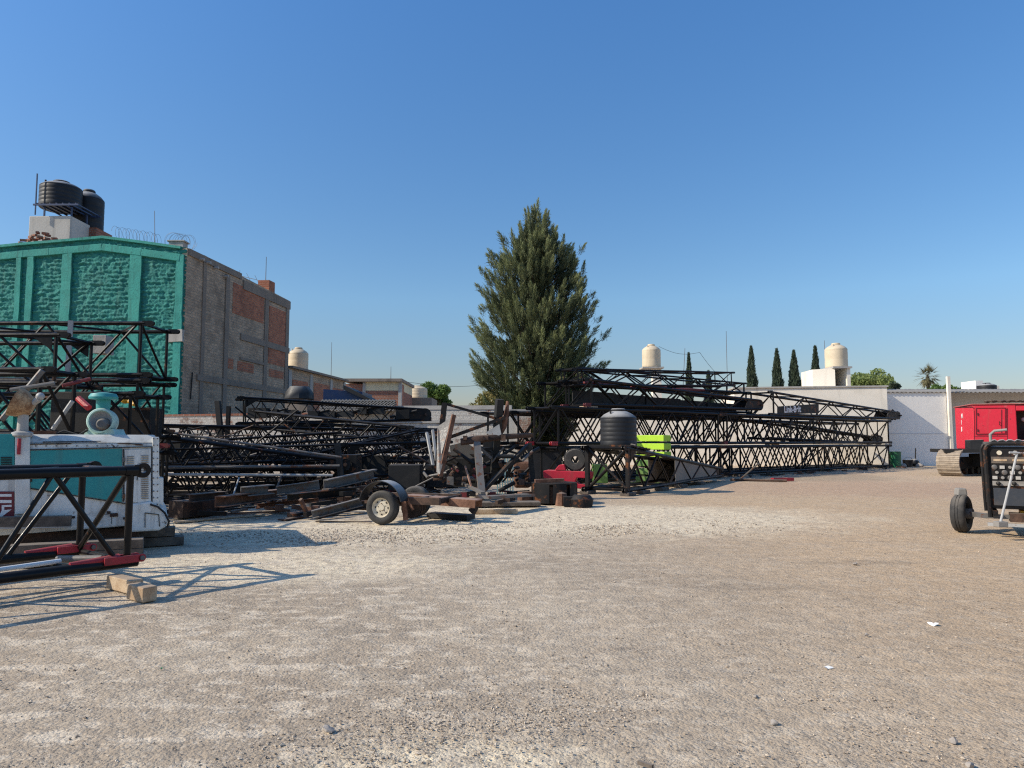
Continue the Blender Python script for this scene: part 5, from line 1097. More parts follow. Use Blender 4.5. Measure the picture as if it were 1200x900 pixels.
for p_, q_, m_, l in (((565, 583, .38), (620, 580, .32), 'grey_steel', 'flat grey slab behind the dark timber'), ((535, 563, .5), (566, 578, .35), 'grey_steel', 'grey angle iron sloping down to the pink channel')): tag(MB().bar(gz(*p_), gz(*q_), .35 if 'slab' in l else .1, .06).build('steel_piece', M[m_]), l, 'steel piece')

# ------------------------------------------------------------------ scrap beams in front of the middle pile
def sbeam(label, a, b, w_, h_, m, name='steel_beam', sec='box'):
    p, q = gz(*a), gz(*b); p.z = max(p.z, h_ / 2 + .005); q.z = max(q.z, h_ / 2 + .005); o = MB(); d_ = (q - p).normalized(); sdw = d_.cross(UP).normalized(); u = sdw.cross(d_)
    if sec == 'I':
        o.bar(p, q, w_ * .12, h_ * .9); o.bar(p + u * h_ * .45, q + u * h_ * .45, w_, h_ * .1); o.bar(p - u * h_ * .45, q - u * h_ * .45, w_, h_ * .1)
    elif sec == 'C':
        o.bar(p + u * h_ * .45, q + u * h_ * .45, w_, h_ * .1); o.bar(p - sdw * w_ * .45, q - sdw * w_ * .45, w_ * .1, h_); o.bar(p - u * h_ * .45, q - u * h_ * .45, w_, h_ * .1)
    else: o.bar(p, q, w_, h_)
    tag(o.jitter(.008, 3).build(name, M[m]), label, 'steel beam')
for row in (('thick rusty box beam end lying right of the teal machine', (206, 597, .20), (254, 592, .20), .40, .34, 'dark_rust', 'steel_beam', 'box'),
    ('rusty brown I beam on top of the thick box beam', (222, 584, .46), (262, 580, .46), .25, .16, 'dark_rust', 'steel_beam', 'I'),
    ('long rusty beam running back from the thick box beam', (258, 588, .42), (330, 578, .36), .22, .22, 'rust', 'steel_beam', 'C'),
    ('pale grey channel lying behind the rusty beams at the left of the scrap', (286, 576, .55), (318, 573, .55), .2, .2, 'grey_steel', 'steel_beam', 'C'),
    ('long pale grey channel sloping up to the right across the scrap', (324, 575, .50), (374, 568, .62), .16, .2, 'grey_steel', 'steel_beam', 'C'),
    ('long grey channel at the right, reaching toward the trailer mudguard', (382, 568, .55), (440, 555, .75), .16, .24, 'grey_steel', 'steel_beam', 'C'),
    ('dark channel under the long grey ones in the scrap', (340, 584, .30), (420, 575, .34), .2, .2, 'black2', 'steel_beam', 'C'),
    ('pale bar lying flat in the middle of the scrap', (310, 585, .22), (344, 582, .22), .1, .07, 'light_steel', 'steel_beam', 'box'),
    ('grey beam in front sloping up toward the trailer wheel', (366, 603, .16), (424, 588, .38), .16, .16, 'grey_steel', 'steel_beam', 'C'),
    ('dark beam beside the trailer wheel under the grey sloping one', (385, 598, .12), (430, 590, .2), .2, .18, 'black2', 'steel_beam', 'I'),
    ('upright rusty stub standing at the front of the scrap', (352, 585, .42), (361, 605, .05), .06, .07, 'rust', 'steel_stub', 'box'),
    ('rusty flat strip on the ground along the front of the scrap', (240, 603, .03), (335, 599, .03), .1, .03, 'rust', 'steel_beam', 'box'),
    ('pale plank on the ground in front of the scrap', (205, 612, .02), (308, 603, .02), .16, .025, 'wood', 'plank', 'box'),
    ('thin rod on the ground left of the trailer wheel', (370, 611, .012), (436, 612, .012), .02, .02, 'dark_rust', 'rod', 'box'),
    ('dark I beam lying at the back of the scrap', (270, 571, .35), (400, 566, .35), .2, .24, 'dark', 'steel_beam', 'I'),
    ('rusty angle iron crossing the middle of the scrap', (300, 593, .12), (372, 586, .3), .1, .1, 'rust', 'steel_beam', 'C'),
    ('orange rust block at the front of the scrap beside the stub', (340, 603, .05), (352, 601, .05), .16, .09, 'rust', 'steel_block', 'box'),
    ('dark flat plate in front of the stub', (330, 609, .02), (352, 606, .02), .2, .03, 'dark_rust', 'steel_plate', 'box')): sbeam(*row)
def scrapspot(x0, x1, y0, y1):
    def f():
        p = gz(random.uniform(x0, x1), random.uniform(y0, y1), .1); return (p.x, p.y)
    return f
debris('short dark steel offcut in the scrap heap left of the trailer', 46, scrapspot(200, 430, 578, 602), ('dark_rust', 'black2', 'dark', 'rust', 'dark', 'grey_steel'), .25, 1.1, 'steel offcuts in the scrap heap', z=.06)
debris('short twisted steel offcut on top of the scrap heap left of the trailer', 22, scrapspot(330, 440, 574, 590), ('grey_steel', 'black2', 'dark_rust', 'rust'), .2, .6, 'offcuts on top of the scrap heap', z=.28)
debris('dark machine part jumbled behind the trailer', 26, scrapspot(455, 610, 570, 592), ('dark', 'black2', 'dark_rust', 'red_dull', 'dark'), .25, .8, 'machine parts behind the trailer', 'machine part', 'machine_part', .12)

# ------------------------------------------------------------------ wrecked frame left of the pine
YG_ = 19.6
def wb(label, a, b, w_, h_, m, dy=(0, 0), name='steel_member', par=None):
    o = MB().bar(at(a[0], a[1], YG_ + dy[0]), at(b[0], b[1], YG_ + dy[1]), w_, h_).jitter(.01, 2).build(name, M[m], par); return o
wf = thing('wrecked_frame', 'wrecked black steel frame of leaning posts and bars left of the pine', 'steel frame', gz(560, 582, 0))
wb('', (521, 472), (511, 560), .14, .14, 'black2', name='post', par=wf)
wb('', (521, 473), (580, 490), .07, .07, 'black2', name='rail', par=wf)
wb('', (528, 512), (592, 489), .09, .09, 'black2', name='diagonal', par=wf)
wb('', (585.5, 468), (578, 560), .20, .14, 'dark', (0, .3), name='post', par=wf)
wb('', (559, 519), (565, 582), .17, .14, 'grey_steel', (-.3, -1.2), name='post', par=wf)
wb('', (618, 522), (566, 575), .11, .09, 'black2', (.4, -1.1), name='diagonal', par=wf)
wb('', (620, 519), (625, 566), .16, .14, 'dark', (.6, .6), name='post', par=wf)
wb('', (562, 527), (608, 522), .08, .07, 'black2', (0, .4), name='rail', par=wf)
wb('', (582, 525), (612, 533), .06, .06, 'black2', (.2, .2), name='rail', par=wf)
wb('', (576, 537), (560, 522), .07, .07, 'grey_steel', name='brace', par=wf)
wb('', (545, 546), (553, 573), .04, .04, 'rust_pink', (-.4, -.8), name='brace', par=wf)
MB().path([at(595, 470, YG_ + .2), at(593.5, 485, YG_ + .2), at(590, 500, YG_ + .2), at(585, 512, YG_ + .2)], [.04, .07, .09, .05], 7).build('curved_horn', M['rust'], wf)
MB().path([at(540, 518, YG_ - .2), at(560, 515, YG_ - .15), at(590, 512, YG_), at(624, 510, YG_ + .3)], [.09, .1, .085, .06], 9).jitter(.03, 6).build('rusty_pipe', M['dark_rust'], wf)
for i in range(3):
    o = MB(); c = at(545 + i * 9 + random.uniform(-3, 3), 513, YG_ - .25); c.x += i * .3; o.box(c, (random.uniform(.06, .14), .16, random.uniform(.1, .17))).jitter(.02, 5); o.build('pipe_clamp', M['dark_rust'], wf)
pl = wf
def gplate(label, pts, Y, th, m, name='steel_plate'):
    tag(MB().prism([at(x, y, Y + dy) for x, y, dy in pts], (0, th, 0)).build(name, M[m]), label, 'steel plate')
gplate('tall grey plate leaning with a rusty edge in the wrecked frame', ((512.5, 500, .3), (529, 489, .2), (533, 488, .2), (524, 524, 0), (515.5, 556, -.4), (511.5, 553, -.3)), YG_ - .5, .03, 'grey_steel')
tag(MB().bar(at(532, 486, YG_ - .5), at(516, 558, YG_ - .75), .05, .12).build('plate_edge', M['rust']), 'rusty edge bar on the tall leaning grey plate', 'steel bar')
gplate('small pale plate hung high in the wrecked frame', ((569, 507, 0), (585, 497, 0), (587.5, 509, 0), (579, 513, 0)), YG_ - .1, .02, 'light_steel')
gplate('broad dark curved plate behind the rusty pipe of the wrecked frame', ((527, 522, 0), (545, 518, 0), (561, 528, 0), (556, 546, 0), (530, 549, 0)), YG_ + .4, .03, 'grey_steel')
for a, b, l in (((500, 507), (508, 548), 'left of two pale slanted bars beside the tall grey plate'), ((507, 504), (512, 548), 'right of two pale slanted bars beside the tall grey plate')): tag(MB().bar(at(*a, 20.3), at(*b, 19.8), .06, .08).build('slanted_bar', M['light_steel']), l, 'steel bar')
tag(MB().lathe([(0, 0), (.45, .02), (.5, .1), (.32, .62), (.2, .66), (0, .66)], gz(520, 573, 0) + V((0, .6, 0)), n=12).jitter(.06, 3).build('dark_hopper', M['dark']), 'dark conical hopper on the ground behind the trailer', 'hopper')
slab('engine_block', 'greasy dark engine block with red bits under the rusty pipe', 524, 560, 536, 566, 19.9, .8, 'dark', 'engine', .04)
for i in range(75):
    c = at(random.uniform(500, 618), random.uniform(532, 566), random.uniform(19.3, 20.6)); o = MB()
    if i % 3: o.tube(c, c + V((random.uniform(-.6, .6), random.uniform(-.2, .2), random.uniform(-.3, .4))), random.uniform(.02, .06), 8)
    else: o.box(c, (random.uniform(.1, .35), .15, random.uniform(.06, .22))).jitter(.04, 4)
    tag(o.build('engine_part', M[('dark', 'black2', 'dark', 'dark_rust', 'dark', 'black2', 'grey_steel')[i % 7]]), 'rusty engine pipe or bracket jumbled under the rusty pipe of the wrecked frame', 'engine part', 'engine parts under the wrecked frame')
for i in range(5): c = at(random.uniform(520, 566), random.uniform(548, 564), 19.25); tag(MB().tube(c, c + V((random.uniform(-.15, .15), 0, random.uniform(-.05, .1))), .035, 8).build('red_fitting', M['red_dull']), 'small dark red fitting among the engine parts', 'fitting', 'red fittings under the wrecked frame')
o = thing('blue_crate', 'pale blue barred crate behind the wrecked frame near the gate pier', 'crate', gz(590, 572, 0)); yb = 21.2
for i in range(7): x = X_(583 + i * 3, yb); MB().bar((x, yb, .02), (x, yb, 1.15), .04, .04).build('bar', M['light_blue'], o)
for z in (.06, .6, 1.13): MB().bar((X_(582, yb), yb + .03, z), (X_(603, yb), yb + .03, z), .04, .05).build('rail', M['light_blue'], o)
slab('rust_red_heap', 'rust red gearbox against the gate pier', 602, 622, 540, 572, 21.5, .8, 'rust', 'gearbox', .08)
o = MB()
for i in range(10): c = at(random.uniform(602, 622), random.uniform(538, 568), 21.3); o.sphere(c, random.uniform(.06, .13), 8, 6, (1.3, .8, .6))
tag(o.jitter(.05, 6).build('chain_heap', M['dark_rust']), 'heap of rusty chain lumps in front of the gearbox', 'chain')
# dark bin, red bracket, tyre, drum ring
bn = thing('black_bin', 'black open bin in the shade below the pine', 'bin', gz(641, 567, 0)); c = gz(641, 567, 0)
o = MB(); wB, dB, hB = 1.1, .9, 1.25
for k in (-1, 1): o.box((c.x + k * wB / 2, c.y + dB / 2, hB / 2), (.03, dB, hB)); o.box((c.x, c.y + dB / 2 + k * dB / 2, hB / 2), (wB - .04, .03, hB))
o.build('body', M['tank_black'], bn)
o = MB()
for k in (-1, 1): o.box((c.x + k * wB / 2, c.y + dB / 2, hB + .02), (.09, dB + .1, .06)); o.box((c.x, c.y + dB / 2 + k * dB / 2, hB + .02), (wB - .1, .09, .06))
o.build('rim', M['tank_black'], bn)
slab('dark_sheet', 'black sheet metal leaning behind the engine parts of the wrecked frame', 566, 583, 512, 568, 20.9, .05, 'dark', 'sheet metal', .004)
gplate('broad low black torn sheet behind the trailer and the tall grey plate', ((500, 571, 0), (500, 540, .1), (508, 533, .1), (513, 538, .1), (521, 527, .2), (536, 534, .1), (544, 529, .2), (552, 541, .1), (563, 537, .1), (566, 571, 0)), 21.2, .03, 'dark', 'sheet_metal')
YR = 22.3
rk = thing('red_bracket', 'bright red forked counterweight bracket lying in front of the pine', 'bracket', gz(668, 574, 0))
def rp(x, y): return at(x, y, YR)
MB().prism([rp(*p) for p in ((636, 552), (640, 551), (694, 553), (693.5, 561), (676, 560), (674, 564), (678, 567), (692, 569), (690, 574), (672, 572), (666, 565), (637, 560))], (.1, .5, 0)).build('arm', M['crane_red'], rk, .02)
MB().prism([rp(*p) for p in ((650, 551), (655, 545), (661, 544), (663, 551))], (.05, .3, 0)).build('ear', M['crane_red'], rk, .015)
tz_ = at(674, 552, YR + .25).z
tp = thing('spare_wheel', 'worn grey tyre standing upright on the red bracket', 'spare wheel', (X_(674, YR + .3), YR + .3, tz_)); rr_ = .35
tc = V((X_(674, YR + .3), YR + .28, tz_ + rr_)); h = .11
MB().lathe([(rr_ * .30, -h * .5), (rr_ * .34, -h * .9), (rr_ * .62, -h), (rr_ * .88, -h), (rr_, -h * .55), (rr_, h * .55), (rr_ * .88, h), (rr_ * .62, h), (rr_ * .34, h * .9), (rr_ * .30, h * .5)], tc, (-.25, -1, 0), 40, close=True).build('casing', M['tyre'], tp)
o = MB()
for i in range(40):
    t = 6.283 * i / 40; axx = V((-.25, -1, 0)).normalized(); a_ = axx.orthogonal().normalized(); b_ = axx.cross(a_); p = tc + (a_ * math.cos(t) + b_ * math.sin(t)) * rr_ * .99; o.box(p, (.03, .18, .03), (a_ * -math.sin(t) + b_ * math.cos(t), axx, a_ * math.cos(t) + b_ * math.sin(t)))
o.build('tread', M['tyre'], tp)
dc = gz(651, 592, 0); dc.y += .55; dr_ = thing('drum_ring', 'low cut black steel drum ring with broken openings in front of the red bracket', 'drum ring', (dc.x, dc.y, 0))
rO = .60
for s0, s1 in ((-170, -105), (-96, -62), (-52, -20), (-8, 60), (70, 170)): MB().lathe([(rO - .10, .04), (rO, .04), (rO, .50), (rO - .10, .50)], (dc.x, dc.y, 0), n=10, close=True, sweep=(s0, s1), ref=(1, 0, 0)).build('wall_segment', M['black2'], dr_)
MB().lathe([(rO - .16, .02), (rO - .11, .02), (rO - .11, .46), (rO - .16, .46)], (dc.x, dc.y, 0), n=30, close=True).build('inner_ring', M['dark_rust'], dr_)
MB().lathe([(0, .50), (rO * .98, .50), (rO * .98, .54), (0, .54)], (dc.x, dc.y, 0), n=30).build('top_plate', M['black2'], dr_)
MB().lathe([(0, 0), (.16, 0), (.12, .3), (0, .34)], (dc.x + .15, dc.y - rO - .02, .0), n=8).build('rust_cone', M['rust'], dr_)
p = V((dc.x - .5, dc.y - .1, .58)); tag(MB().bar(p, p + V((.75, .1, .02)), .16, .08).build('rusty_bar', M['rust']), 'rusty bar lying on top of the drum ring', 'steel bar')
c = gz(682, 587, .14); tag(MB().lathe([(0, -.14), (.26, -.14), (.28, .05), (.2, .14), (0, .14)], c + UP * .0, n=14).box(c + V((-.3, .1, -.02)), (.3, .3, .24)).jitter(.02, 5).build('hub_casting', M['black2']), 'black hub casting on the ground right of the drum ring', 'casting')

# ------------------------------------------------------------------ jib base carrying the tank
M['tan_plate'] = paint('dusty_tan_plate', (.26, .225, .185, 1), .7, .5, (.14, .115, .09, 1), rust=.1, scale=2, dust=.3)
J0 = gz(736, 581, 0); jd = V((5.1, 7.2, 0)).normalized(); jn = V((-jd.y, jd.x, 0)); wj = 1.35; Lj = 9.0
jb, jp = lattice('stubby tapered boom base carrying the black water tank, in front of the right stack', J0 + jn * (wj / 2) + UP * .16, J0 + jn * (wj / 2) + jd * Lj + UP * .22, wj, 1.24, .55, .30, 8, cr=.06, lr=.036, group='boom base in front of the right stack', plates=True)
for s in (-1, 1):
    MB().prism([jp(.44, s, 0), jp(1, s, 0), jp(1, s, 1), jp(.44, s, 1)], jn * (.01 * s)).build('side_plate', M['concrete_dark' if s < 0 else 'tan_plate'], jb)
MB().prism([jp(.44, -1, 1), jp(1, -1, 1), jp(1, 1, 1), jp(.44, 1, 1)], UP * .01).build('top_plate', M['black2'], jb)
o = MB(); a_ = jp(0, -1, 0); b_ = jp(0, 1, 0); a1, b1 = jp(0, -1, 1), jp(0, 1, 1)
o.tube(a_, b1, .04, 8); o.tube(b_, a1, .04, 8); o.bar(a_, a1, .12, .12); o.bar(b_, b1, .1, .1); o.build('end_cross', M['black2'], jb)
for i, (t, s) in enumerate(((.0, -1), (.0, 1), (.12, 1), (.30, 1), (.50, 1), (.72, 1))): c = jp(t, s, 0); c.z = .055; timber('dark timber packer under the tank carrying boom base', c, .5, .3, .10, jd, 'wood_dark', 'packer')['group'] = 'packers under the boom base'
dk0, dk1 = jp(.015, 0, 1), jp(.155, 0, 1); dkc = (dk0 + dk1) / 2 + UP * .10
o = MB()
for i in range(6): c = jp(.02 + .026 * i, 0, 1) + UP * .085; o.box(c, (.20, 1.5, .05), (jd, jn, UP))
tag(o.build('plank_deck', M['black2']), 'dark plank deck on the boom base under the black tank', 'deck')
tb_ = at(725, 523, J0.y + 1.3); tcn = jp(.085, .0, 1); zt_ = tcn.z + .125
wtank('black plastic water tank with a dusty grey top standing on the boom base', (tcn.x, tcn.y, zt_), .56, 1.16, M['tank_black'], ribs=6)
tag(MB().path([V((tcn.x + .3, tcn.y - .5, zt_ + .05)), V((tcn.x + .42, tcn.y - .6, zt_ + .02)), V((tcn.x + .5, tcn.y - .6, zt_ - .05))], .03, 6).build('tank_outlet', M['grey_steel']), 'short outlet pipe at the foot of the black tank on the boom base', 'pipe')
# lime slabs
Ls = at(766, 545, 27.6); la = V((.92, .39, 0)); lb_ = V((-.39, .92, 0))
base_z = .02
for i, (l, w_) in enumerate((('lowest lime green counterweight slab, behind the boom base lattice', 1.28), ('second lime green counterweight slab from the ground', 1.26), ('third lime green counterweight slab from the ground', 1.22), ('fourth lime green counterweight slab, just under the second from the top', 1.22), ('second lime green counterweight slab from the top of the pile', 1.22), ('top lime green counterweight slab of the pile beside the tank', 1.22))):
    zz = base_z + .31 * i; c = V((Ls.x + random.uniform(-.02, .02), Ls.y, zz + .14)); ax_ = (V((.86, -.51, 0)), V((.51, .86, 0)), UP)
    t = thing('counterweight_slab', l, 'counterweight', (c.x, c.y, zz), 'lime counterweight slabs beside the tank')
    MB().box(c, (w_ * .9, .8, .235), ax_).build('slab', M['lime' if i > 2 else 'lime_dull'], t, .02)
    for k in (-1, 1): MB().box(c + ax_[0] * k * w_ * .3 - UP * .145 * (1 if i else .9), (.2, .7, .03), ax_).build('foot', M['dark'], t)
slab('green_box', 'dull green steel box standing under the boom base behind its end frame', 696, 712, 544, 566, 26.2, .6, 'lime_dull', 'steel box', .02)

# ------------------------------------------------------------------ green drum etc. at the right wall corner
c = gz(1047, 549, 0); c = V((X_(1047, 44.5), 44.5, 0)); gd = thing('green_drum', 'green steel drum at the corner of the cream block, right end of the booms', 'drum', c)
MB().lathe([(0, 0), (.33, 0), (.34, .3), (.36, .31), (.34, .33), (.345, .6), (.365, .62), (.345, .64), (.36, .93), (.38, .95), (.36, .97), (.33, .96), (.32, .3), (0, .28)], c, n=28).build('shell', M['green_bin'], gd)
c = V((X_(1062, 45.5), 45.5, 0)); o = MB().lathe([(0, 0), (.25, 0), (.3, .42), (.32, .44), (0, .40)], c, n=16); t = thing('black_bucket', 'small black bucket between the green drum and the grey wall', 'bucket', c); o.build('shell', M['tank_black'], t); MB().path([c + V((-.3, 0, .43)), c + V((-.1, -.1, .62)), c + V((.15, -.1, .6)), c + V((.3, 0, .43))], .012, 5).build('handle', M['grey_steel'], t)
c = V((X_(1070, 46), 46, 0)); t = thing('black_pump', 'small dark pump with an upright pipe by the grey wall', 'pump', c); MB().sphere(c + UP * .25, .28, 12, 8, (1, .8, .9)).build('casing', M['tank_black'], t); MB().tube(c + V((.05, 0, .4)), c + V((.1, 0, 1.15)), .035, 8).build('pipe', M['dark'], t)
for i, (px, l) in enumerate(((1056, 'grey stone beside the green drum'), (1076, 'flat grey stone by the pump at the grey wall'))):
    c = V((X_(px, 44.5 + i), 44.5 + i, .1)); tag(MB().sphere(c, .25, 10, 7, (1, .7, .55)).jitter(.08, 5).build('stone', M['stone']), l, 'stone')

# ------------------------------------------------------------------ red crawler crane
ca = V((.80, .60, 0)); cn = V((.60, -.80, 0)); YC_ = 33.4
ck = V((X_(1108.5, YC_), YC_, 0))
cr_ = thing('crawler_crane', 'red crawler crane house on wide dusty tracks at the right edge', 'crawler crane', ck + ca * 3)
def track(o0):
    Lt, Ht, Wt = 6.2, 1.14, .98; r = Ht / 2; o = MB(); path = []
    n = 10
    for i in range(n + 1): t = math.pi / 2 + math.pi * i / n; path.append((r + r * math.cos(t), r + r * math.sin(t)))
    k = 22
    for i in range(1, k): path.append((r + (Lt - 2 * r) * i / k, 0))
    for i in range(n + 1): t = -math.pi / 2 + math.pi * i / n; path.append((Lt - r + r * math.cos(t), r + r * math.sin(t)))
    for i in range(1, k): path.append((Lt - r - (Lt - 2 * r) * i / k, Ht - .05 * math.sin(math.pi * i / k)))
    m = len(path)
    for i in range(m):
        (x0, z0), (x1, z1) = path[i], path[(i + 1) % m]; p, q = o0 + ca * x0 + UP * (z0 + .03), o0 + ca * x1 + UP * (z1 + .03); d_ = (q - p); p = p + d_ * .04; q = q - d_ * .04
        o.bar(p, q, Wt, .07, up=ca.cross(cn) if False else (d_.normalized().cross(cn)))
        mid = (p + q) / 2; u = d_.normalized().cross(cn); u = u if (mid - (o0 + ca * min(max(x0, r), Lt - r) + UP * r)).dot(u) > 0 else -u
        o.bar(mid - cn * Wt / 2 + u * .045, mid + cn * Wt / 2 + u * .045, .035, .03, up=u)
    tk = o.build('track_shoes', M['track'], cr_)
    MB().prism([o0 + ca * .45 + UP * .3 - cn * .32, o0 + ca * (Lt - .45) + UP * .3 - cn * .32, o0 + ca * (Lt - .45) + UP * .85 - cn * .32, o0 + ca * .45 + UP * .85 - cn * .32], cn * .64).build('track_frame', M['dark'], cr_)
    for x in (r, Lt - r):
        o = MB().lathe([(0, -.30), (.2, -.30), (.2, -.16), (.44, -.14), (.44, .14), (.2, .16), (.2, .36), (.12, .40), (0, .40)], o0 + ca * x + UP * (r + .03), cn, 28)
        for i in range(13):
            t = 6.283 * i / 13; e = ca * math.cos(t) + UP * math.sin(t); o.box(o0 + ca * x + UP * (r + .03) + e * .47, (.12, .26, .10), (e, cn, e.cross(cn)))
        o.build('sprocket', M['black2'], cr_)
    o = MB()
    for i in range(7): o.lathe([(0, -.36), (.15, -.36), (.15, .36), (0, .36)], o0 + ca * (1.1 + i * .67) + UP * .22, cn, 16)
    o.build('rollers', M['black2'], cr_)
M['track'] = metal_rust('dusty_track_shoes', (.30, .245, .19, 1), (.46, .38, .29, 1), .9, 5)
track(ck); track(ck + cn * 3.3)
MB().box(ck + ca * 3.1 + cn * 1.65 + UP * .72, (2.4, 3.0, .6), (ca, cn, UP)).build('car_body', M['dark'], cr_, .03)
MB().lathe([(0, 1.0), (.8, 1.0), (.8, 1.22), (0, 1.22)], V((ck.x, ck.y, 0)) + ca * 3.2 + cn * 1.65, n=30).build('slew_ring', M['black2'], cr_)
hn = V((-.31, -.95, 0)).normalized(); hu = V((-hn.y, hn.x, 0)); HC = V((X_(1140.5, 33.2), 33.2, 0))
def hf(px, py, off=0): return onp(px, py, HC + hn * off, hn)
zb_, zt_ = hf(1141, 526.5).z, hf(1141, 474.5).z
Lh, Dh = 5.6, 3.0
def hp(u, d, z): return HC + hu * u - hn * d + UP * z
MB().prism([hp(0, 0, zb_), hp(0, Dh, zb_), hp(0, Dh, zt_), hp(0, 0, zt_)], hu * 1.72).build('engine_house', M['crane_red'], cr_, .04)
MB().prism([hp(3.72, 0, zb_ + .1), hp(3.72, Dh, zb_ + .1), hp(3.72, Dh, zt_), hp(3.72, 0, zt_)], hu * 2).build('front_house', M['crane_red'], cr_, .04)
MB().prism([hp(1.725, .9, zb_ + .1), hp(1.725, Dh - .02, zb_ + .1), hp(1.725, Dh - .02, zt_ - .02), hp(1.725, .9, zt_ - .02)], hu * 1.99).build('machine_bay', M['dark'], cr_)
MB().prism([hp(1.725, .02, zt_ - .28), hp(1.725, .89, zt_ - .28), hp(1.725, .89, zt_ - .03), hp(1.725, .02, zt_ - .03)], hu * 1.99).build('bay_lintel', M['crane_red'], cr_, .02)
MB().prism([hp(1.725, .02, zb_ + .1), hp(1.725, .89, zb_ + .1), hp(1.725, .89, zb_ + .42), hp(1.725, .02, zb_ + .42)], hu * 1.99).build('bay_sill', M['crane_red'], cr_, .02)
M['roof_dust'] = paint('dusty_red_roof', (.45, .10, .09, 1), .7, .5, (.5, .42, .36, 1), scale=3, dust=.8)
hr = MB().prism([hp(-.05, -.05, zt_ + .003), hp(-.05, Dh + .05, zt_ + .003), hp(-.05, Dh + .05, zt_ + .05), hp(-.05, -.05, zt_ + .05)], hu * (Lh + .2)).build('roof', M['roof_dust'], cr_, .02)
dd = MB().prism([hf(1144.5, 479, .02), hf(1178, 478.5, .02), hf(1178, 508, .02), hf(1144.5, 508.5, .02)], -hn * .05).build('house_door', M['crane_red'], cr_, .012)
o = MB()
for a_, b_ in (((1144, 478.5), (1144, 509)), ((1144, 509), (1178.5, 508.5)), ((1144, 478.3), (1178.5, 478)), ((1178.5, 478), (1178.5, 508.5)), ((1173.5, 480), (1173.5, 507))): o.bar(hf(*a_, .022), hf(*b_, .022), .035, .02)
o.build('door_gap', M['maroon'], cr_)
MB().prism([hf(1136.5, 515.5, .03), hf(1152.5, 515, .03), hf(1152.5, 528, .03), hf(1136.5, 528, .03)], -hn * .8).build('lower_box', M['tank_black'], cr_, .02)
MB().box(hp(1.9, 1.4, zb_ - .08), (6.2, 2.9, .16), (hu, hn, UP)).build('deck', M['dark'], cr_)
o = MB(); o.bar(hp(-.55, .5, zb_ - .10), hp(-.0, .5, zb_ - .06), .9, .04); o.build('catwalk', M['black2'], cr_)
o = MB()
for j in range(2):
    pts = [hp(.6 + i * .12, .25 + .1 * j + .06 * math.sin(i * 2.1 + j), zt_ + .13 + .05 * abs(math.sin(i * 1.3 + j * 2))) for i in range(16)]; o.path(pts, .045, 6)
o.build('roof_chain', M['dark_rust'], cr_)
o = MB()
for a_, b_ in (((1141.5, 481), (1141.5, 515)), ((1180.5, 478), (1180.5, 520)), ((1141, 511.5), (1180, 511))): o.bar(hf(*a_, .004), hf(*b_, .004), .02, .012)
o.build('panel_seams', M['maroon'], cr_)
for px_, py_ in ((1146, 484), (1146, 503)): MB().bar(hf(px_, py_, .03), hf(px_, py_ + 3, .03), .05, .03).build('hinge', M['dark'], cr_)
p = hf(1171, 494, .03); MB().path([p, p + hn * .05, p + hn * .05 - UP * .14, p - UP * .14], .014, 6).build('door_handle', M['dark'], cr_)
MB().path([hp(.3, -.06, zt_ - .05), hp(.3, -.06, zt_ + .35), hp(1.6, -.06, zt_ + .35), hp(1.6, -.06, zt_ - .05)], .02, 6).build('roof_rail', M['dark_rust'], cr_) if False else None
# lettering down the narrow end face
ln = -hu
le = HC - hn * 0
def lf(px, py, off=.0): return onp(px, py, HC + ln * off, ln)
fu = hn                                               # to the right on that face, seen from outside
for ch_, py in (('M', 490), ('I', 497.5), ('B', 505.5)):
    p = lf(1126.5, py, .012); zc = p.z
    text_part(ch_, .30, p, fu, UP, M['lettering'], cr_, .004, bold=.01)
o = MB().bar(lf(1122, 477, .03), lf(1139, 476.6, .03), .03, .03); o.build('grab_bar', M['dark'], cr_)
MB().tube(hp(2.35, .5, zb_ + .45), hp(2.35, .5, zb_ + 1.0), .16, 16, .14).build('gas_bottle', M['mint'], cr_)
MB().sphere(hp(2.15, .5, zb_ + 1.35), .11, 12, 8).build('work_light', M['light_steel'], cr_)
MB().path([hp(2.6, .4, zb_ + .5), hp(2.7, .45, zb_ + 1.2), hp(2.5, .5, zt_ - .3)], .03, 6).build('hose', M['dark_rust'], cr_)
MB().tube(hp(1.2, -.15, zb_ - .0), hp(2.9, -.2, zb_ + .28), .09, 8).build('boom_foot_bar', M['dark_rust'], cr_)
for i in range(3): MB().lathe([(0, -.05), (.17, -.05), (.17, .05), (0, .05)], hp(1.75 + .4 * i, -.12, zb_ + .2), hn, 18).build('pulley', M['grey_steel'], cr_)

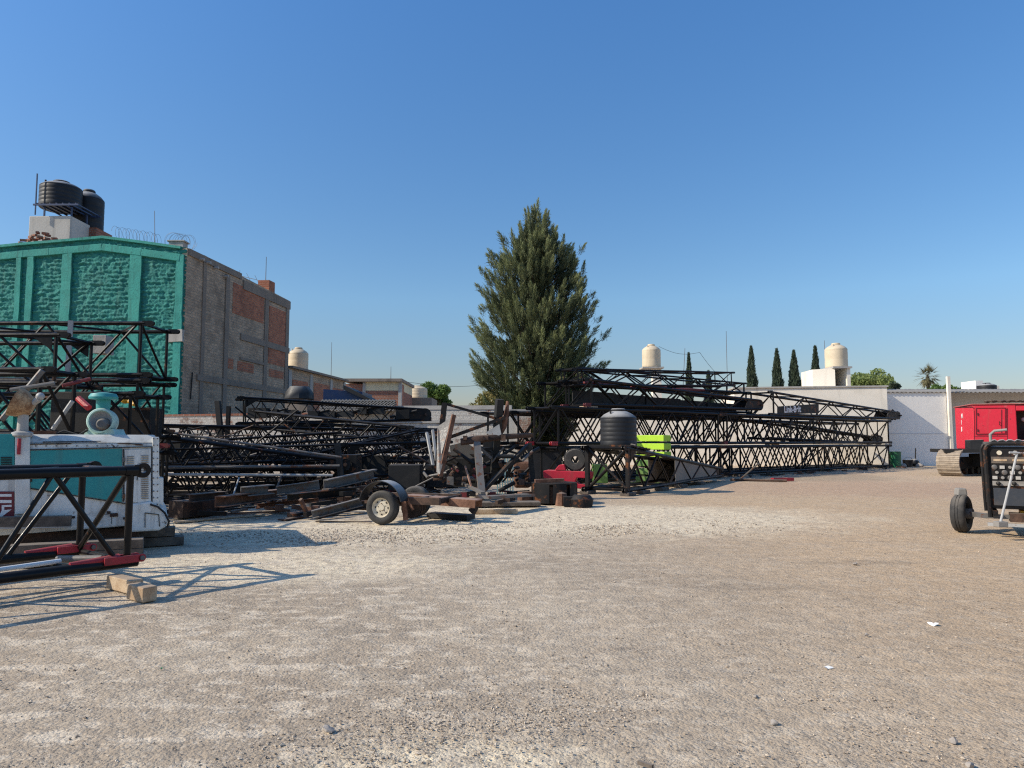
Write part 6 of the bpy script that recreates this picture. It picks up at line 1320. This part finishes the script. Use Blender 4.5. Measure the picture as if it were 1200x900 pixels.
# ------------------------------------------------------------------ welding generator on its trailer
M['slate'] = paint('slate_grey_paint', (.035, .042, .055, 1), .4, .3, scale=4, dust=.1)
YWd = 12.4; wx0 = X_(1153, YWd); wz0, wz1 = at(1153, 596, YWd).z, at(1153, 520, YWd).z
wu = V((.86, -.51, 0)).normalized(); wn = V((-.51, -.86, 0)).normalized(); WC = V((wx0, YWd, 0)); Ww = 1.0
def wf_(u, z, off=0.0): return WC + wu * u + wn * off + UP * z
wg = thing('welding_generator', 'black two wheeled welding generator with a dial panel and pale tow bar, right edge', 'welding generator', (wx0 + .4, YWd, 0))
MB().prism([wf_(.03, wz0, -.02), wf_(Ww - .03, wz0, -.02), wf_(Ww - .03, wz1 - .04, -.02), wf_(.03, wz1 - .04, -.02)], -wn * 1.5).build('housing', M['tank_black'], wg, .03)
fr_ = [wf_(.03, wz0 - .14, .03), wf_(.02, wz0 + .1, .03), wf_(.0, wz1 - .10, .03), wf_(.03, wz1 - .03, .03), wf_(.10, wz1, .03), wf_(Ww - .10, wz1, .03), wf_(Ww - .03, wz1 - .03, .03), wf_(Ww, wz1 - .10, .03), wf_(Ww - .02, wz0 + .1, .03), wf_(Ww - .03, wz0 - .14, .03)]
MB().path(fr_, .036, 8).build('front_frame', M['black2'], wg)
MB().path([p - wn * 1.35 for p in fr_], .036, 8).build('rear_frame', M['black2'], wg)
for u in (.06, Ww - .06): MB().bar(wf_(u, wz1 + .01, .02), wf_(u, wz1 + .01, -1.5), .06, .05).build('top_rail', M['grey_steel'], wg)
o = MB(); pts = [wf_(.1 + .04 * i, wz1 + .045 + .015 * math.sin(i * 2.2), .0) for i in range(20)]; o.path(pts, .022, 6); o.build('cable_on_top', M['tank_black'], wg)
MB().prism([wf_(.07, wz0 + .06, .01), wf_(Ww - .07, wz0 + .06, .01), wf_(Ww - .07, wz1 - .09, .01), wf_(.07, wz1 - .09, .01)], -wn * .03).build('control_panel', M['panel'] if 'panel' in M else M['black2'], wg, .01)
H = wz1 - wz0
for u in (.20, .42, .66, .84): MB().lathe([(0, .012), (.035, .012), (.04, .0)], wf_(u, wz0 + H * .86, .01), wn, 18).build('gauge', M['light_steel'] if u != .2 else M['rim'], wg)
MB().prism([wf_(.08, wz0 + H * .70, .02), wf_(Ww - .08, wz0 + H * .70, .02), wf_(Ww - .08, wz0 + H * .80, .02), wf_(.08, wz0 + H * .80, .02)], -wn * .02).build('label_strip', M['wood_dark'], wg)
for u0, u1 in ((.11, .30), (.37, .60), (.66, .84)): MB().prism([wf_(u0, wz0 + H * .735, .024), wf_(u1, wz0 + H * .735, .024), wf_(u1, wz0 + H * .765, .024), wf_(u0, wz0 + H * .765, .024)], -wn * .003).build('label_plate', M['wood'], wg)
for r_i, z in enumerate((.64, .56, .48)):
    for c_i in range(8):
        p = wf_(.12 + c_i * .108 + (.03 if r_i % 2 else 0), wz0 + H * z, .012); k = (r_i * 8 + c_i) % 3
        if k == 0: MB().lathe([(.042, .0), (.042, .012), (.03, .02), (0, .02)], p, wn, 16).build('socket', M['grey_steel'], wg)
        elif k == 1: MB().box(p + wn * .01, (.07, .025, .055), (wu, wn, UP)).build('breaker', M['concrete'], wg, .004)
        else: MB().lathe([(.026, 0), (.024, .03), (0, .032)], p, wn, 14).build('dial', M['asbestos'], wg)
MB().prism([wf_(.08, wz0 + H * .36, .03), wf_(Ww - .08, wz0 + H * .36, .03), wf_(Ww - .08, wz0 + H * .43, .05), wf_(.08, wz0 + H * .43, .03)], -wn * .03).build('terminal_bar', M['asbestos'], wg)
for u in (.16, .38, .62, .84): MB().sphere(wf_(u, wz0 + H * .395, .06), .035, 10, 7).build('terminal_knob', M['dark'], wg)
MB().prism([wf_(.09, wz0 + .06, .022), wf_(.62, wz0 + .06, .022), wf_(.62, wz0 + H * .32, .022), wf_(.09, wz0 + H * .32, .022)], -wn * .02).build('lower_door', M['slate'], wg, .006)
o = MB()
for i in range(9): o.bar(wf_(.67, wz0 + .08 + i * .032, .02), wf_(.88, wz0 + .08 + i * .032, .02), .02, .012)
o.build('grille', M['grey_steel'], wg)
MB().path([wf_(.10, wz1 + .0, -.3), wf_(.10, wz1 + .16, -.3), wf_(.16, wz1 + .22, -.28), wf_(.34, wz1 + .24, -.25)], .024, 10).build('exhaust_pipe', M['asbestos'], wg)
zA = .33
MB().bar(wf_(-.10, zA, -.1), wf_(Ww + .35, zA, -.1), .08, .07).build('axle', M['grey_steel'], wg)
MB().bar(wf_(-.02, zA - .12, .06), wf_(Ww + .2, zA - .12, .06), .07, .05).build('cross_bar', M['light_steel'], wg)
for u in (.10, Ww - .12): MB().bar(wf_(u, zA + .07, .1), wf_(u, zA + .07, -1.5), .07, .08).build('chassis_rail', M['black2'], wg)
MB().box(wf_(.5, zA + .0, -.1), (.4, .3, .14), (wu, wn, UP)).build('spring_pack', M['dark_rust'], wg)
MB().box(wf_(.58, wz0 - .06, -.3), (.25, .3, .07), (wu, wn, UP)).build('battery_box', M['yellow'], wg, .01)
wxa = V((.70, -.71, 0))
cwl = gz(1132, 624, 0); w1c = V((cwl.x, cwl.y + .1, .325)); wheel(wg, w1c, wxa, .325, .23, 'dark', 5)
MB().lathe([(.09, 0), (.09, .14), (0, .16)], w1c + wxa * .04, wxa, 14).build('hub_cap', M['grey_steel'], wg)
w2c = V((X_(1216, 11.9), 12.0, .30)); wheel(wg, w2c, -wxa, .30, .20, 'dark', 5)
MB().bar(w1c + wxa * .1, wf_(0, zA, -.1), .08, .08).build('stub_axle', M['grey_steel'], wg)
MB().prism([w1c + V((-.07, -.02, .31)), w1c + V((.10, -.05, .31)), w1c + V((.08, -.05, .44)), w1c + V((-.05, -.02, .44))], (.05, .2, 0)).build('mudguard_bracket', M['asbestos'], wg, .02)
pt_, pb_ = at(1192, 531, 11.95), at(1172.5, 612, 11.9); MB().tube(pb_, pt_, .019, 8).build('tow_bar', M['light_steel'], wg)
MB().tube(pt_ - V((.13, 0, -.01)), pt_ + V((.22, -.03, -.01)), .018, 8).build('tow_handle', M['light_steel'], wg)
MB().box(pb_ - UP * .03, (.16, .14, .09)).build('tow_hinge', M['asbestos'], wg, .01)
MB().tube(wf_(.66, zA - .05, .05), wf_(.66, .03, .05), .05, 8).build('jack_leg', M['dark_rust'], wg)

# ------------------------------------------------------------------ litter and loose bits
def litter(label, px, py, s, m, cat='litter', sq=(1, .6, .3), name='litter_scrap'):
    c = gz(px, py, s * .2); o = MB().sphere(c, s, 8, 5, sq).jitter(s * .7, 1 / s * .8, px); tag(o.build(name, M[m]), label, cat)
litter('crumpled white paper on the ground at the right', 1092, 731, .055, 'paper')
litter('small white scrap on the ground below the crumpled paper', 971, 782, .035, 'paper', sq=(1, .35, .2))
litter('tiny green bottle top on the ground at the lower left', 190, 783, .018, 'green_bin')
for i, (px, py, s, l) in enumerate(((907, 847, .022, 'pale stone at the bottom right'), (1136, 896, .022, 'pale stone at the bottom edge far right'), (1117, 868, .02, 'pale stone low at the right, left of the far right one'), (1016, 744, .02, 'pale stone left of the crumpled paper'), (886, 816, .016, 'small pale stone in the lower right'), (385, 854, .035, 'stone at the lower left middle'), (1002, 661, .03, 'pale stone in the right middle distance'))): litter(l, px, py, s, 'stone', 'stone', (1, .8, .6), 'stone')
p, q = gz(748, 893, .012), gz(765, 899, .012); tag(MB().bar(p, q, .018, .018).jitter(.004, 9).build('wood_chip', M['wood_dark']), 'dark splinter of wood at the bottom centre of the ground', 'splinter')
